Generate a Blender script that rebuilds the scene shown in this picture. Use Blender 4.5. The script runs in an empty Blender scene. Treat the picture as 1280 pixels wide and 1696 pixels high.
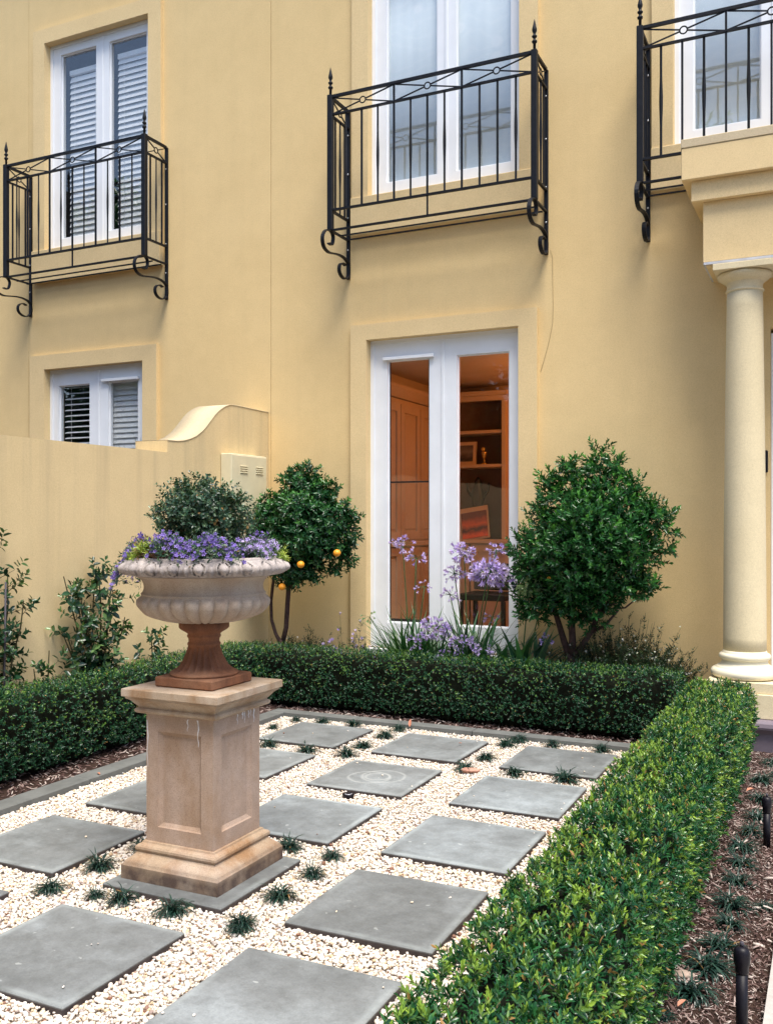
import bpy, math, random
import numpy as np
from mathutils import Vector, Matrix
rnd = random.Random(7)
RNG = np.random.default_rng(11)
S = bpy.context.scene
COL = S.collection
R = math.radians

# ------------------------------------------------------------------ camera
cam = bpy.data.cameras.new('camera')
co = bpy.data.objects.new('camera', cam)
COL.objects.link(co)
cam.sensor_fit = 'HORIZONTAL'
cam.sensor_width = 36.0
cam.lens = 36.0 * 1561.6 / 1280
cam.shift_y = 17.5 / 1280
cam.clip_start = 0.05
cam.clip_end = 600
co.location = (0, 0, 1.5)
co.rotation_euler = (R(90), 0, R(25.52))
S.camera = co

# ------------------------------------------------------------------ light
SUN_EL, SUN_AZ = 68, 136        # azimuth the light comes from, clockwise from +Y
w = bpy.data.worlds.new('World')
S.world = w
w.use_nodes = True
nt = w.node_tree
bg = nt.nodes['Background']
sky = nt.nodes.new('ShaderNodeTexSky')
sky.sky_type = 'NISHITA'
sky.sun_disc = False
sky.sun_elevation = R(SUN_EL)
sky.sun_rotation = R(SUN_AZ)
sky.air_density = 1.0
sky.dust_density = 2.0
sky.ozone_density = 1.0
nt.links.new(sky.outputs[0], bg.inputs[0])
bg.inputs[1].default_value = 0.13
sl = bpy.data.lights.new('sun', 'SUN')
sl.energy = 2.7
sl.angle = R(30)
sl.color = (1.0, 0.945, 0.84)
so = bpy.data.objects.new('sun', sl)
COL.objects.link(so)
d = Vector((math.sin(R(SUN_AZ)) * math.cos(R(SUN_EL)), math.cos(R(SUN_AZ)) * math.cos(R(SUN_EL)), math.sin(R(SUN_EL))))
so.rotation_euler = d.to_track_quat('Z', 'Y').to_euler()
so.location = (0, -5, 12)
S.view_settings.view_transform = 'Standard'
S.view_settings.look = 'None'
S.view_settings.exposure = 1.05
S.view_settings.gamma = 1.0
S.cycles.max_bounces = 7
S.cycles.diffuse_bounces = 3
S.cycles.transparent_max_bounces = 10

# ------------------------------------------------------------------ materials
def mat(name):
    m = bpy.data.materials.new(name)
    m.use_nodes = True
    t = m.node_tree
    return m, t, t.nodes['Principled BSDF']

def N(t, kind, **kw):
    n = t.nodes.new(kind)
    for k, v in kw.items():
        if k in n.inputs.keys():
            n.inputs[k].default_value = v
        else:
            setattr(n, k, v)
    return n

def coords(t, scale=(1, 1, 1), kind='Object'):
    c = N(t, 'ShaderNodeTexCoord')
    mp = N(t, 'ShaderNodeMapping')
    mp.inputs['Scale'].default_value = scale
    t.links.new(c.outputs[kind], mp.inputs[0])
    return mp.outputs[0]

def noise(t, vec, scale, detail=4, rough=0.55):
    n = N(t, 'ShaderNodeTexNoise')
    n.inputs['Scale'].default_value = scale
    n.inputs['Detail'].default_value = detail
    n.inputs['Roughness'].default_value = rough
    t.links.new(vec, n.inputs['Vector'])
    return n.outputs['Fac']

def ramp(t, fac, stops):
    r = N(t, 'ShaderNodeValToRGB')
    e = r.color_ramp.elements
    while len(e) < len(stops):
        e.new(0.5)
    for i, (p, c) in enumerate(stops):
        e[i].position = p
        e[i].color = (*c, 1) if len(c) == 3 else c
    t.links.new(fac, r.inputs[0])
    return r.outputs[0]

def mix(t, fac, a, b, mode='MIX'):
    m = N(t, 'ShaderNodeMix', data_type='RGBA', blend_type=mode)
    for sock, v in ((m.inputs[0], fac), (m.inputs[6], a), (m.inputs[7], b)):
        if isinstance(v, (int, float)):
            sock.default_value = v
        elif isinstance(v, tuple):
            sock.default_value = (*v, 1)
        else:
            t.links.new(v, sock)
    return m.outputs[2]

def bump(t, p, h, strength, dist, prev=None):
    b = N(t, 'ShaderNodeBump')
    b.inputs['Strength'].default_value = strength
    b.inputs['Distance'].default_value = dist
    t.links.new(h, b.inputs['Height'])
    if prev is not None:
        t.links.new(prev, b.inputs['Normal'])
    t.links.new(b.outputs[0], p.inputs['Normal'])
    return b.outputs[0]

def stucco(name, base, streak=0.0, seed=0.0, grain=1.0):
    m, t, p = mat(name)
    v = coords(t)
    big = noise(t, v, 0.55, 3)
    med = noise(t, v, 6.0, 5, 0.6)
    fine = noise(t, v, 190, 3, 0.7)
    c1 = tuple(x * 1.05 for x in base)
    c2 = (base[0] * 0.955, base[1] * 0.94, base[2] * 0.9)
    c = ramp(t, big, [(0.3, c2), (0.7, c1)])
    c = mix(t, 0.4, c, ramp(t, med, [(0.3, (0.9, 0.89, 0.87)), (0.7, (1.04, 1.04, 1.04))]), 'MULTIPLY')
    pit = noise(t, v, 75, 4, 0.75)
    c = mix(t, 0.6, c, ramp(t, pit, [(0.3, (0.86, 0.85, 0.83)), (0.55, (1.02, 1.02, 1.02))]), 'MULTIPLY')
    c = mix(t, 0.8, c, ramp(t, fine, [(0.3, (0.84, 0.83, 0.8)), (0.65, (1.06, 1.06, 1.06))]), 'MULTIPLY')
    if streak:
        vs = coords(t, (9, 9, 0.35))
        st = noise(t, vs, 1.0, 4, 0.6)
        sp = N(t, 'ShaderNodeSeparateXYZ')
        tc = N(t, 'ShaderNodeTexCoord')
        t.links.new(tc.outputs['Object'], sp.inputs[0])
        mr = N(t, 'ShaderNodeMapRange')
        mr.inputs['From Min'].default_value = 0.9
        mr.inputs['From Max'].default_value = 2.1
        mr.inputs['To Min'].default_value = 0.1
        mr.inputs['To Max'].default_value = 1.0
        t.links.new(sp.outputs['Z'], mr.inputs['Value'])
        f = N(t, 'ShaderNodeMath', operation='MULTIPLY')
        t.links.new(ramp(t, st, [(0.5, (0, 0, 0)), (0.75, (1, 1, 1))]), f.inputs[0])
        t.links.new(mr.outputs[0], f.inputs[1])
        f2 = N(t, 'ShaderNodeMath', operation='MULTIPLY')
        t.links.new(f.outputs[0], f2.inputs[0])
        f2.inputs[1].default_value = streak
        c = mix(t, f2.outputs[0], c, (base[0] * 0.5, base[1] * 0.5, base[2] * 0.55))
    t.links.new(c, p.inputs['Base Color'])
    p.inputs['Roughness'].default_value = 0.92
    p.inputs['Specular IOR Level'].default_value = 0.25
    b = bump(t, p, fine, 0.5 * grain, 0.004)
    bump(t, p, noise(t, v, 22, 4), 0.12, 0.01, b)
    return m

def plain(name, c, rough=0.5, spec=0.5, metal=0.0, var=0.12, scale=12, bmp=0.0, bscale=80, coat=0):
    m, t, p = mat(name)
    v = coords(t)
    f = noise(t, v, scale, 4)
    col = ramp(t, f, [(0.3, tuple(x * (1 - var) for x in c)), (0.7, tuple(min(1, x * (1 + var)) for x in c))])
    t.links.new(col, p.inputs['Base Color'])
    p.inputs['Roughness'].default_value = rough
    p.inputs['Specular IOR Level'].default_value = spec
    p.inputs['Metallic'].default_value = metal
    p.inputs['Coat Weight'].default_value = coat
    if bmp:
        bump(t, p, noise(t, v, bscale, 3), bmp, 0.003)
    return m

def stone(name, c, stain, pale, dark=None, scale=9, grime_shade_z=None):
    """cast stone: speckle, brown staining, pale efflorescence"""
    m, t, p = mat(name)
    v = coords(t)
    speck = noise(t, v, 260, 3, 0.7)
    med = noise(t, v, scale, 6, 0.65)
    big = noise(t, v, 2.6, 4, 0.6)
    vs = coords(t, (6, 6, 2.6))
    st = noise(t, vs, 1.3, 5, 0.65)
    col = ramp(t, med, [(0.3, tuple(x * 0.85 for x in c)), (0.7, tuple(x * 1.1 for x in c))])
    col = mix(t, ramp(t, st, [(0.44, (0, 0, 0)), (0.66, (0.8, 0.8, 0.8))]), col, stain)
    col = mix(t, ramp(t, big, [(0.52, (0, 0, 0)), (0.72, (0.6, 0.6, 0.6))]), col, pale)
    if grime_shade_z is not None:
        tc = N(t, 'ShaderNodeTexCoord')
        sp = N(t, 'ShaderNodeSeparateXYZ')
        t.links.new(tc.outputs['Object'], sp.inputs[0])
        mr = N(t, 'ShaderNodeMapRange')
        mr.inputs['From Min'].default_value = grime_shade_z[0]
        mr.inputs['From Max'].default_value = grime_shade_z[1]
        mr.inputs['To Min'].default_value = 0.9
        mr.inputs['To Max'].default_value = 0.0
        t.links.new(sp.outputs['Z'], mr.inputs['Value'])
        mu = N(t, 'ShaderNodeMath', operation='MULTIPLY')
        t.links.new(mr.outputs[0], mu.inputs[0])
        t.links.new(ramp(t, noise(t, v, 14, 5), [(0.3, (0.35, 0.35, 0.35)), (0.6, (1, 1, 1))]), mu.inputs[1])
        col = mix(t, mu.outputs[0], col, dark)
    col = mix(t, 0.85, col, ramp(t, speck, [(0.32, (0.62, 0.6, 0.58)), (0.5, (1, 1, 1)), (0.75, (1.12, 1.12, 1.12))]), 'MULTIPLY')
    t.links.new(col, p.inputs['Base Color'])
    p.inputs['Roughness'].default_value = 0.88
    p.inputs['Specular IOR Level'].default_value = 0.3
    b = bump(t, p, speck, 0.5, 0.002)
    bump(t, p, med, 0.35, 0.006, b)
    return m

def leafmat(name, dark, mid, tip, rough=0.3, trans=0.14, dead=0.012, deadc=(0.35, 0.2, 0.07)):
    """leaf colour from the per-leaf tint attribute: x leaf random, y shoot random, z youth"""
    m, t, p = mat(name)
    a = N(t, 'ShaderNodeAttribute', attribute_name='tint')
    sp = N(t, 'ShaderNodeSeparateXYZ')
    t.links.new(a.outputs['Vector'], sp.inputs[0])
    c = ramp(t, sp.outputs['X'], [(0.0, dark), (0.35, tuple(x * .6 + y * .4 for x, y in zip(dark, mid))), (0.8, mid), (1.0, tuple(x * 1.25 for x in mid))])
    yf = N(t, 'ShaderNodeMath', operation='MULTIPLY')
    t.links.new(sp.outputs['Y'], yf.inputs[0])
    t.links.new(sp.outputs['Z'], yf.inputs[1])
    c = mix(t, ramp(t, yf.outputs[0], [(0.15, (0, 0, 0)), (0.75, (1, 1, 1))]), c, tip)
    if dead:
        c = mix(t, ramp(t, sp.outputs['X'], [(1 - dead * 1.5, (0, 0, 0)), (1 - dead, (1, 1, 1))]), c, deadc)
    t.links.new(c, p.inputs['Base Color'])
    p.inputs['Roughness'].default_value = rough
    p.inputs['Specular IOR Level'].default_value = 0.5
    out = t.nodes['Material Output']
    if trans:
        tr = N(t, 'ShaderNodeBsdfTranslucent')
        t.links.new(mix(t, 1.0, c, (1.5, 1.7, 0.6), 'MULTIPLY'), tr.inputs[0])
        ms = N(t, 'ShaderNodeMixShader')
        ms.inputs[0].default_value = trans
        t.links.new(p.outputs[0], ms.inputs[1])
        t.links.new(tr.outputs[0], ms.inputs[2])
        t.links.new(ms.outputs[0], out.inputs[0])
    return m

def glassmat(name, tint=(1, 1, 1), f0=1.5, refl=1.0):
    m, t, p = mat(name)
    t.nodes.remove(p)
    tr = N(t, 'ShaderNodeBsdfTransparent')
    tr.inputs[0].default_value = (*tint, 1)
    gl = N(t, 'ShaderNodeBsdfGlossy')
    gl.inputs['Roughness'].default_value = 0.01
    v = coords(t)
    nb = N(t, 'ShaderNodeBump')
    nb.inputs['Strength'].default_value = 0.03
    nb.inputs['Distance'].default_value = 0.05
    t.links.new(noise(t, v, 2.5, 2), nb.inputs['Height'])
    t.links.new(nb.outputs[0], gl.inputs['Normal'])
    fr = N(t, 'ShaderNodeLayerWeight')
    pw = N(t, 'ShaderNodeMath', operation='POWER')
    pw.inputs[1].default_value = 5.5
    t.links.new(fr.outputs['Facing'], pw.inputs[0])
    mu = N(t, 'ShaderNodeMath', operation='MULTIPLY_ADD')
    mu.inputs[1].default_value = 0.7
    mu.inputs[2].default_value = refl
    mu.use_clamp = True
    t.links.new(pw.outputs[0], mu.inputs[0])
    ms = N(t, 'ShaderNodeMixShader')
    t.links.new(mu.outputs[0], ms.inputs[0])
    t.links.new(tr.outputs[0], ms.inputs[1])
    t.links.new(gl.outputs[0], ms.inputs[2])
    t.links.new(ms.outputs[0], t.nodes['Material Output'].inputs[0])
    return m

WALLC = (0.80, 0.605, 0.32)
M = {}
M['wall'] = stucco('stucco_wall', WALLC, streak=0.06)
M['gwall'] = stucco('stucco_garden_wall', (0.70, 0.56, 0.335), streak=0.4)
M['trim'] = stucco('stucco_trim', (0.79, 0.61, 0.345), grain=0.7)
M['cap'] = stucco('stucco_cap', (0.60, 0.50, 0.345), grain=1.0)
M['column'] = stucco('painted_column', (0.72, 0.625, 0.43), grain=0.35)
M['colbase'] = plain('painted_column_base', (0.76, 0.70, 0.53), 0.6, 0.4, var=0.05)
M['white'] = plain('white_paint', (0.83, 0.855, 0.90), 0.45, 0.4, var=0.03, scale=5, bmp=0.05, bscale=30)
M['iron'] = plain('black_iron', (0.007, 0.008, 0.012), 0.5, 0.22, var=0.3, scale=30, bmp=0.12, bscale=120)
M['bolt'] = plain('steel_bolt', (0.5, 0.5, 0.52), 0.35, 0.5, 0.8)
M['box'] = plain('cream_metal', (0.66, 0.6, 0.42), 0.5, 0.4, var=0.05)
M['dark'] = plain('dark_void', (0.09, 0.09, 0.1), 0.8)
M['strip'] = plain('aluminium_strip', (0.62, 0.63, 0.68), 0.4, 0.5, 0.3)
M['ped'] = stone('cast_stone', (0.42, 0.31, 0.215), (0.27, 0.14, 0.06), (0.50, 0.43, 0.38), (0.075, 0.05, 0.045), grime_shade_z=(0.035, 0.085))
M['pedpanel'] = stone('cast_stone_panel', (0.42, 0.31, 0.245), (0.33, 0.215, 0.14), (0.49, 0.41, 0.375))
M['pedcap'] = stone('cast_stone_cap', (0.44, 0.34, 0.25), (0.26, 0.14, 0.06), (0.58, 0.51, 0.46))
M['urn'] = stone('urn_stone', (0.44, 0.36, 0.295), (0.35, 0.26, 0.2), (0.5, 0.47, 0.46))
M['urnrim'] = stone('urn_rim_stone', (0.43, 0.38, 0.36), (0.14, 0.125, 0.13), (0.56, 0.53, 0.53), scale=22)
M['terra'] = stone('terracotta', (0.27, 0.115, 0.06), (0.11, 0.05, 0.032), (0.36, 0.21, 0.13), (0.05, 0.025, 0.02), scale=20, grime_shade_z=(0.29, 0.215))  # dark collar band: occlusion shade under the bowl painted in along with staining
M['drip'] = plain('lime_drip', (0.72, 0.70, 0.72), 0.8, var=0.1, scale=60)
M['soil'] = plain('soil', (0.035, 0.02, 0.015), 0.95, 0.2, var=0.5, scale=40, bmp=0.8, bscale=60)
M['bark'] = plain('bark', (0.09, 0.06, 0.045), 0.9, 0.2, var=0.4, scale=40, bmp=0.6, bscale=50)
M['darkbark'] = plain('purple_brown_bark', (0.06, 0.035, 0.032), 0.85, 0.3, var=0.4, scale=40, bmp=0.6, bscale=50)
M['twig'] = plain('twig', (0.05, 0.045, 0.022), 0.9, 0.2, var=0.4, scale=60)
M['greenstem'] = plain('green_stem', (0.05, 0.11, 0.035), 0.55, 0.4, var=0.2, scale=20)
M['core'] = plain('hedge_core_shade', (0.007, 0.009, 0.005), 0.95, 0.1, var=0.6, scale=40, bmp=1.0, bscale=40)  # near-black colour stands in for the shade between the leaves
M['bluestone'] = plain('purple_bluestone', (0.19, 0.155, 0.185), 0.7, 0.35, var=0.12, scale=8, bmp=0.2)
M['concrete'] = plain('path_concrete', (0.42, 0.39, 0.36), 0.85, 0.3, var=0.12, scale=30, bmp=0.4)
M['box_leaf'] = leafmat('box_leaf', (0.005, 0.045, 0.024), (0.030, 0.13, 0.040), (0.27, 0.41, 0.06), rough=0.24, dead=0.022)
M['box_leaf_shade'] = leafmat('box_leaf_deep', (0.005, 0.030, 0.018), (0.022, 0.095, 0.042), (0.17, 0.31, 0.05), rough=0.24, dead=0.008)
M['tree_leaf'] = leafmat('lilly_pilly_leaf', (0.006, 0.04, 0.013), (0.028, 0.125, 0.032), (0.13, 0.38, 0.06), rough=0.24, dead=0)
M['citrus_leaf'] = leafmat('citrus_leaf', (0.005, 0.035, 0.014), (0.020, 0.09, 0.03), (0.09, 0.27, 0.05), rough=0.26, dead=0)
M['cam_leaf'] = leafmat('camellia_leaf', (0.005, 0.025, 0.014), (0.018, 0.065, 0.03), (0.12, 0.22, 0.07), rough=0.25, dead=0.004)
M['top_leaf'] = leafmat('topiary_leaf', (0.008, 0.03, 0.018), (0.03, 0.08, 0.045), (0.14, 0.22, 0.12), dead=0.01)
M['grass'] = leafmat('mondo_grass', (0.007, 0.024, 0.02), (0.018, 0.052, 0.04), (0.06, 0.13, 0.08), trans=0.1, dead=0.01)
M['strap'] = leafmat('strap_leaf', (0.012, 0.06, 0.028), (0.035, 0.12, 0.045), (0.15, 0.28, 0.06), rough=0.35, dead=0)
M['lime'] = leafmat('lime_leaf', (0.12, 0.2, 0.02), (0.26, 0.36, 0.05), (0.4, 0.45, 0.08), dead=0)
M['dry'] = leafmat('dry_leaf', (0.10, 0.035, 0.02), (0.2, 0.09, 0.045), (0.3, 0.16, 0.07), trans=0.1, dead=0)
M['violet'] = leafmat('violet_petal', (0.08, 0.045, 0.28), (0.17, 0.105, 0.46), (0.33, 0.24, 0.62), rough=0.6, trans=0.2, dead=0)
M['lilac'] = leafmat('lilac_petal', (0.30, 0.20, 0.62), (0.48, 0.37, 0.80), (0.66, 0.56, 0.88), rough=0.6, trans=0.3, dead=0)
M['whitepetal'] = leafmat('white_petal', (0.7, 0.7, 0.7), (0.8, 0.8, 0.8), (0.85, 0.8, 0.8), rough=0.6, trans=0.2, dead=0)
M['seed'] = leafmat('seed_pod', (0.10, 0.19, 0.07), (0.2, 0.32, 0.13), (0.34, 0.42, 0.22), rough=0.5, trans=0.2, dead=0)
M['daisyleaf'] = leafmat('daisy_foliage', (0.004, 0.016, 0.008), (0.012, 0.036, 0.014), (0.05, 0.09, 0.03), dead=0)
M['orange'] = plain('orange_peel', (0.85, 0.33, 0.02), 0.45, 0.5, var=0.08, scale=30, bmp=0.2, bscale=300)
M['glass'] = glassmat('window_glass', (0.97, 0.98, 0.98), 1.5, 0.11)
M['glassdoor'] = glassmat('door_glass', (0.95, 0.95, 0.95), 1.5, 0.035)
M['blind'] = plain('white_slat', (0.88, 0.89, 0.92), 0.5, 0.4, var=0.03)
M['warm'] = plain('painted_cream_joinery', (0.66, 0.5, 0.34), 0.5, 0.4, var=0.05, scale=4)
M['warmwall'] = plain('interior_plaster', (0.6, 0.48, 0.36), 0.9, 0.2, var=0.05, scale=3)
M['blackwood'] = plain('black_wood', (0.015, 0.012, 0.012), 0.5)
M['rubber'] = plain('black_plastic', (0.006, 0.005, 0.009), 0.42, 0.25, var=0.2)
M['timber'] = plain('dry_wood', (0.35, 0.27, 0.22), 0.9, 0.2, var=0.4, scale=30, bmp=0.6)
M['rock'] = plain('pink_rock', (0.45, 0.24, 0.18), 0.85, 0.3, var=0.3, scale=30, bmp=0.5)
M['stake'] = plain('plant_stake', (0.045, 0.04, 0.055), 0.7)

def slate(name='bluestone_paver', ring=False):
    m, t, p = mat(name)
    v = coords(t)
    oi = N(t, 'ShaderNodeObjectInfo')
    vv = N(t, 'ShaderNodeVectorMath', operation='ADD')
    sc = N(t, 'ShaderNodeVectorMath', operation='SCALE')
    cmb = N(t, 'ShaderNodeCombineXYZ')
    for i in range(3):
        t.links.new(oi.outputs['Random'], cmb.inputs[i])
    t.links.new(cmb.outputs[0], sc.inputs[0])
    sc.inputs['Scale'].default_value = 37.0
    t.links.new(v, vv.inputs[0])
    t.links.new(sc.outputs[0], vv.inputs[1])
    v2 = vv.outputs[0]
    big = noise(t, v2, 2.2, 5, 0.6)
    med = noise(t, v2, 9, 6, 0.65)
    fine = noise(t, v2, 140, 4, 0.7)
    a = (0.20, 0.213, 0.217)
    c = ramp(t, big, [(0.28, (0.152, 0.162, 0.165)), (0.5, a), (0.7, (0.28, 0.305, 0.318))])
    c = mix(t, 0.75, c, ramp(t, med, [(0.3, (0.72, 0.72, 0.71)), (0.7, (1.2, 1.2, 1.2))]), 'MULTIPLY')
    c = mix(t, 0.35, c, ramp(t, noise(t, v2, 45, 5, 0.7), [(0.35, (0.7, 0.7, 0.7)), (0.6, (1.1, 1.1, 1.1))]), 'MULTIPLY')
    c = mix(t, 0.5, c, ramp(t, fine, [(0.3, (0.7, 0.7, 0.7)), (0.7, (1.15, 1.15, 1.15))]), 'MULTIPLY')
    # pale mineral edge bloom and odd spots
    sp = N(t, 'ShaderNodeSeparateXYZ')
    t.links.new(v, sp.inputs[0])
    ax = N(t, 'ShaderNodeMath', operation='ABSOLUTE'); t.links.new(sp.outputs['X'], ax.inputs[0])
    ay = N(t, 'ShaderNodeMath', operation='ABSOLUTE'); t.links.new(sp.outputs['Y'], ay.inputs[0])
    mx = N(t, 'ShaderNodeMath', operation='MAXIMUM'); t.links.new(ax.outputs[0], mx.inputs[0]); t.links.new(ay.outputs[0], mx.inputs[1])
    e = ramp(t, mx.outputs[0], [(0.265, (0, 0, 0)), (0.285, (0.75, 0.75, 0.75)), (0.30, (0.3, 0.3, 0.3))])
    mu = N(t, 'ShaderNodeMath', operation='MULTIPLY')
    t.links.new(e, mu.inputs[0])
    t.links.new(ramp(t, noise(t, v2, 3.1, 4), [(0.42, (0, 0, 0)), (0.62, (0.7, 0.7, 0.7))]), mu.inputs[1])
    c = mix(t, mu.outputs[0], c, (0.42, 0.46, 0.46))
    spots = ramp(t, noise(t, v2, 26, 2, 0.4), [(0.73, (0, 0, 0)), (0.76, (0.55, 0.55, 0.55))])
    c = mix(t, spots, c, (0.44, 0.46, 0.45))
    c = mix(t, 1.0, c, oi.outputs['Color'], 'MULTIPLY')
    if ring:
        for cx_, cy_, rr in ((.04, .02, .13), (-.03, -.03, .125), (.01, .0, .075)):
            mp2 = N(t, 'ShaderNodeVectorMath', operation='DISTANCE')
            t.links.new(v, mp2.inputs[0]); mp2.inputs[1].default_value = (cx_, cy_, .045)
            jt = N(t, 'ShaderNodeMath', operation='MULTIPLY_ADD'); t.links.new(med, jt.inputs[0]); jt.inputs[1].default_value = .03; t.links.new(mp2.outputs['Value'], jt.inputs[2])
            c = mix(t, ramp(t, jt.outputs[0], [(rr, (0, 0, 0)), (rr + .012, (.4, .4, .4)), (rr + .026, (0, 0, 0))]), c, (0.46, 0.48, 0.47))
    # darker brown flanks below the top edge
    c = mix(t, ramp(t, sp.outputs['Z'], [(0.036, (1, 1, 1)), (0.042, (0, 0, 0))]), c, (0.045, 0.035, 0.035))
    t.links.new(c, p.inputs['Base Color'])
    t.links.new(ramp(t, med, [(0.3, (0.5, 0.5, 0.5)), (0.7, (0.75, 0.75, 0.75))]), p.inputs['Roughness'])
    p.inputs['Specular IOR Level'].default_value = 0.45
    b = bump(t, p, fine, 0.25, 0.002)
    bump(t, p, med, 0.2, 0.006, b)
    return m
M['slate'] = slate()
M['slate_ring'] = slate('bluestone_paver_ring', True)
M['kerb'] = plain('kerb_stone', (0.13, 0.135, 0.13), 0.8, 0.35, var=0.2, scale=9, bmp=0.4, bscale=90)

def attr_mat(name, stops, rough=0.7, bmp=0.3, spec=0.4):
    m, t, p = mat(name)
    a = N(t, 'ShaderNodeAttribute', attribute_name='tint')
    sp = N(t, 'ShaderNodeSeparateXYZ')
    t.links.new(a.outputs['Vector'], sp.inputs[0])
    c = ramp(t, sp.outputs['X'], stops)
    v = coords(t)
    c = mix(t, 0.6, c, ramp(t, noise(t, v, 150, 3), [(0.3, (0.8, 0.78, 0.76)), (0.7, (1.1, 1.1, 1.1))]), 'MULTIPLY')
    t.links.new(c, p.inputs['Base Color'])
    p.inputs['Roughness'].default_value = rough
    p.inputs['Specular IOR Level'].default_value = spec
    if bmp:
        bump(t, p, noise(t, v, 220, 3), bmp, 0.002)
    return m
M['pebble'] = attr_mat('pebbles', [(0.0, (0.74, 0.65, 0.57)), (0.40, (0.80, 0.745, 0.69)), (0.62, (0.78, 0.66, 0.50)), (0.76, (0.62, 0.61, 0.61)),
                                   (0.9, (0.62, 0.45, 0.27)), (0.96, (0.42, 0.38, 0.36)), (0.985, (0.22, 0.10, 0.06))], 0.6, 0.25)
M['chip'] = attr_mat('bark_chips', [(0.0, (0.035, 0.016, 0.015)), (0.4, (0.11, 0.062, 0.055)), (0.65, (0.23, 0.155, 0.14)), (0.85, (0.42, 0.33, 0.30)), (1.0, (0.62, 0.55, 0.5))], 0.85, 0.3, 0.25)
M['gravelbed'] = plain('gravel_bed', (0.5, 0.43, 0.36), 0.9, 0.2, var=0.6, scale=160, bmp=0.8, bscale=160)

def picture(name, stops, kind='Z'):
    m, t, p = mat(name)
    v = coords(t)
    sp = N(t, 'ShaderNodeSeparateXYZ')
    t.links.new(v, sp.inputs[0])
    n = noise(t, v, 14, 4)
    ad = N(t, 'ShaderNodeMath', operation='MULTIPLY_ADD')
    t.links.new(n, ad.inputs[0]); ad.inputs[1].default_value = 0.12
    t.links.new(sp.outputs['Z'], ad.inputs[2])
    t.links.new(ramp(t, ad.outputs[0], stops), p.inputs['Base Color'])
    p.inputs['Roughness'].default_value = 0.4
    return m

def lace():
    m, t, p = mat('lace_curtain')
    v = coords(t)
    vo = N(t, 'ShaderNodeTexVoronoi', feature='DISTANCE_TO_EDGE')
    vo.inputs['Scale'].default_value = 5.5
    t.links.new(v, vo.inputs['Vector'])
    wv = N(t, 'ShaderNodeTexWave', wave_type='RINGS')
    wv.inputs['Scale'].default_value = 3.0
    wv.inputs['Distortion'].default_value = 14.0
    wv.inputs['Detail'].default_value = 2
    t.links.new(v, wv.inputs['Vector'])
    a = ramp(t, wv.outputs['Fac'], [(0.0, (.16, .16, .16)), (0.3, (0, 0, 0))])
    vd = N(t, 'ShaderNodeTexVoronoi')
    vd.inputs['Scale'].default_value = 4.2
    t.links.new(v, vd.inputs['Vector'])
    b = ramp(t, vd.outputs['Distance'], [(0.16, (1, 1, 1)), (0.26, (0, 0, 0))])
    c = mix(t, a, (0.76, 0.82, 0.85), (0.97, 0.97, 0.97))
    mb = N(t, 'ShaderNodeMath', operation='MULTIPLY'); t.links.new(b, mb.inputs[0]); mb.inputs[1].default_value = 0.5
    c = mix(t, mb.outputs[0], c, (0.93, 0.94, 0.95))
    t.links.new(c, p.inputs['Base Color'])
    p.inputs['Roughness'].default_value = 0.9
    return m
M['lace'] = lace()

# ------------------------------------------------------------------ object helpers
def tag(o, label=None, cat=None, group=None, kind=None):
    if label: o['label'] = label
    if cat: o['category'] = cat
    if group: o['group'] = group
    if kind: o['kind'] = kind
    return o

def thing(name, label, cat, loc=(0, 0, 0), rz=0, group=None):
    o = bpy.data.objects.new(name, None)
    o.empty_display_size = 0.1
    COL.objects.link(o)
    o.location = loc
    o.rotation_euler = (0, 0, rz)
    return tag(o, label, cat, group)

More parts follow.
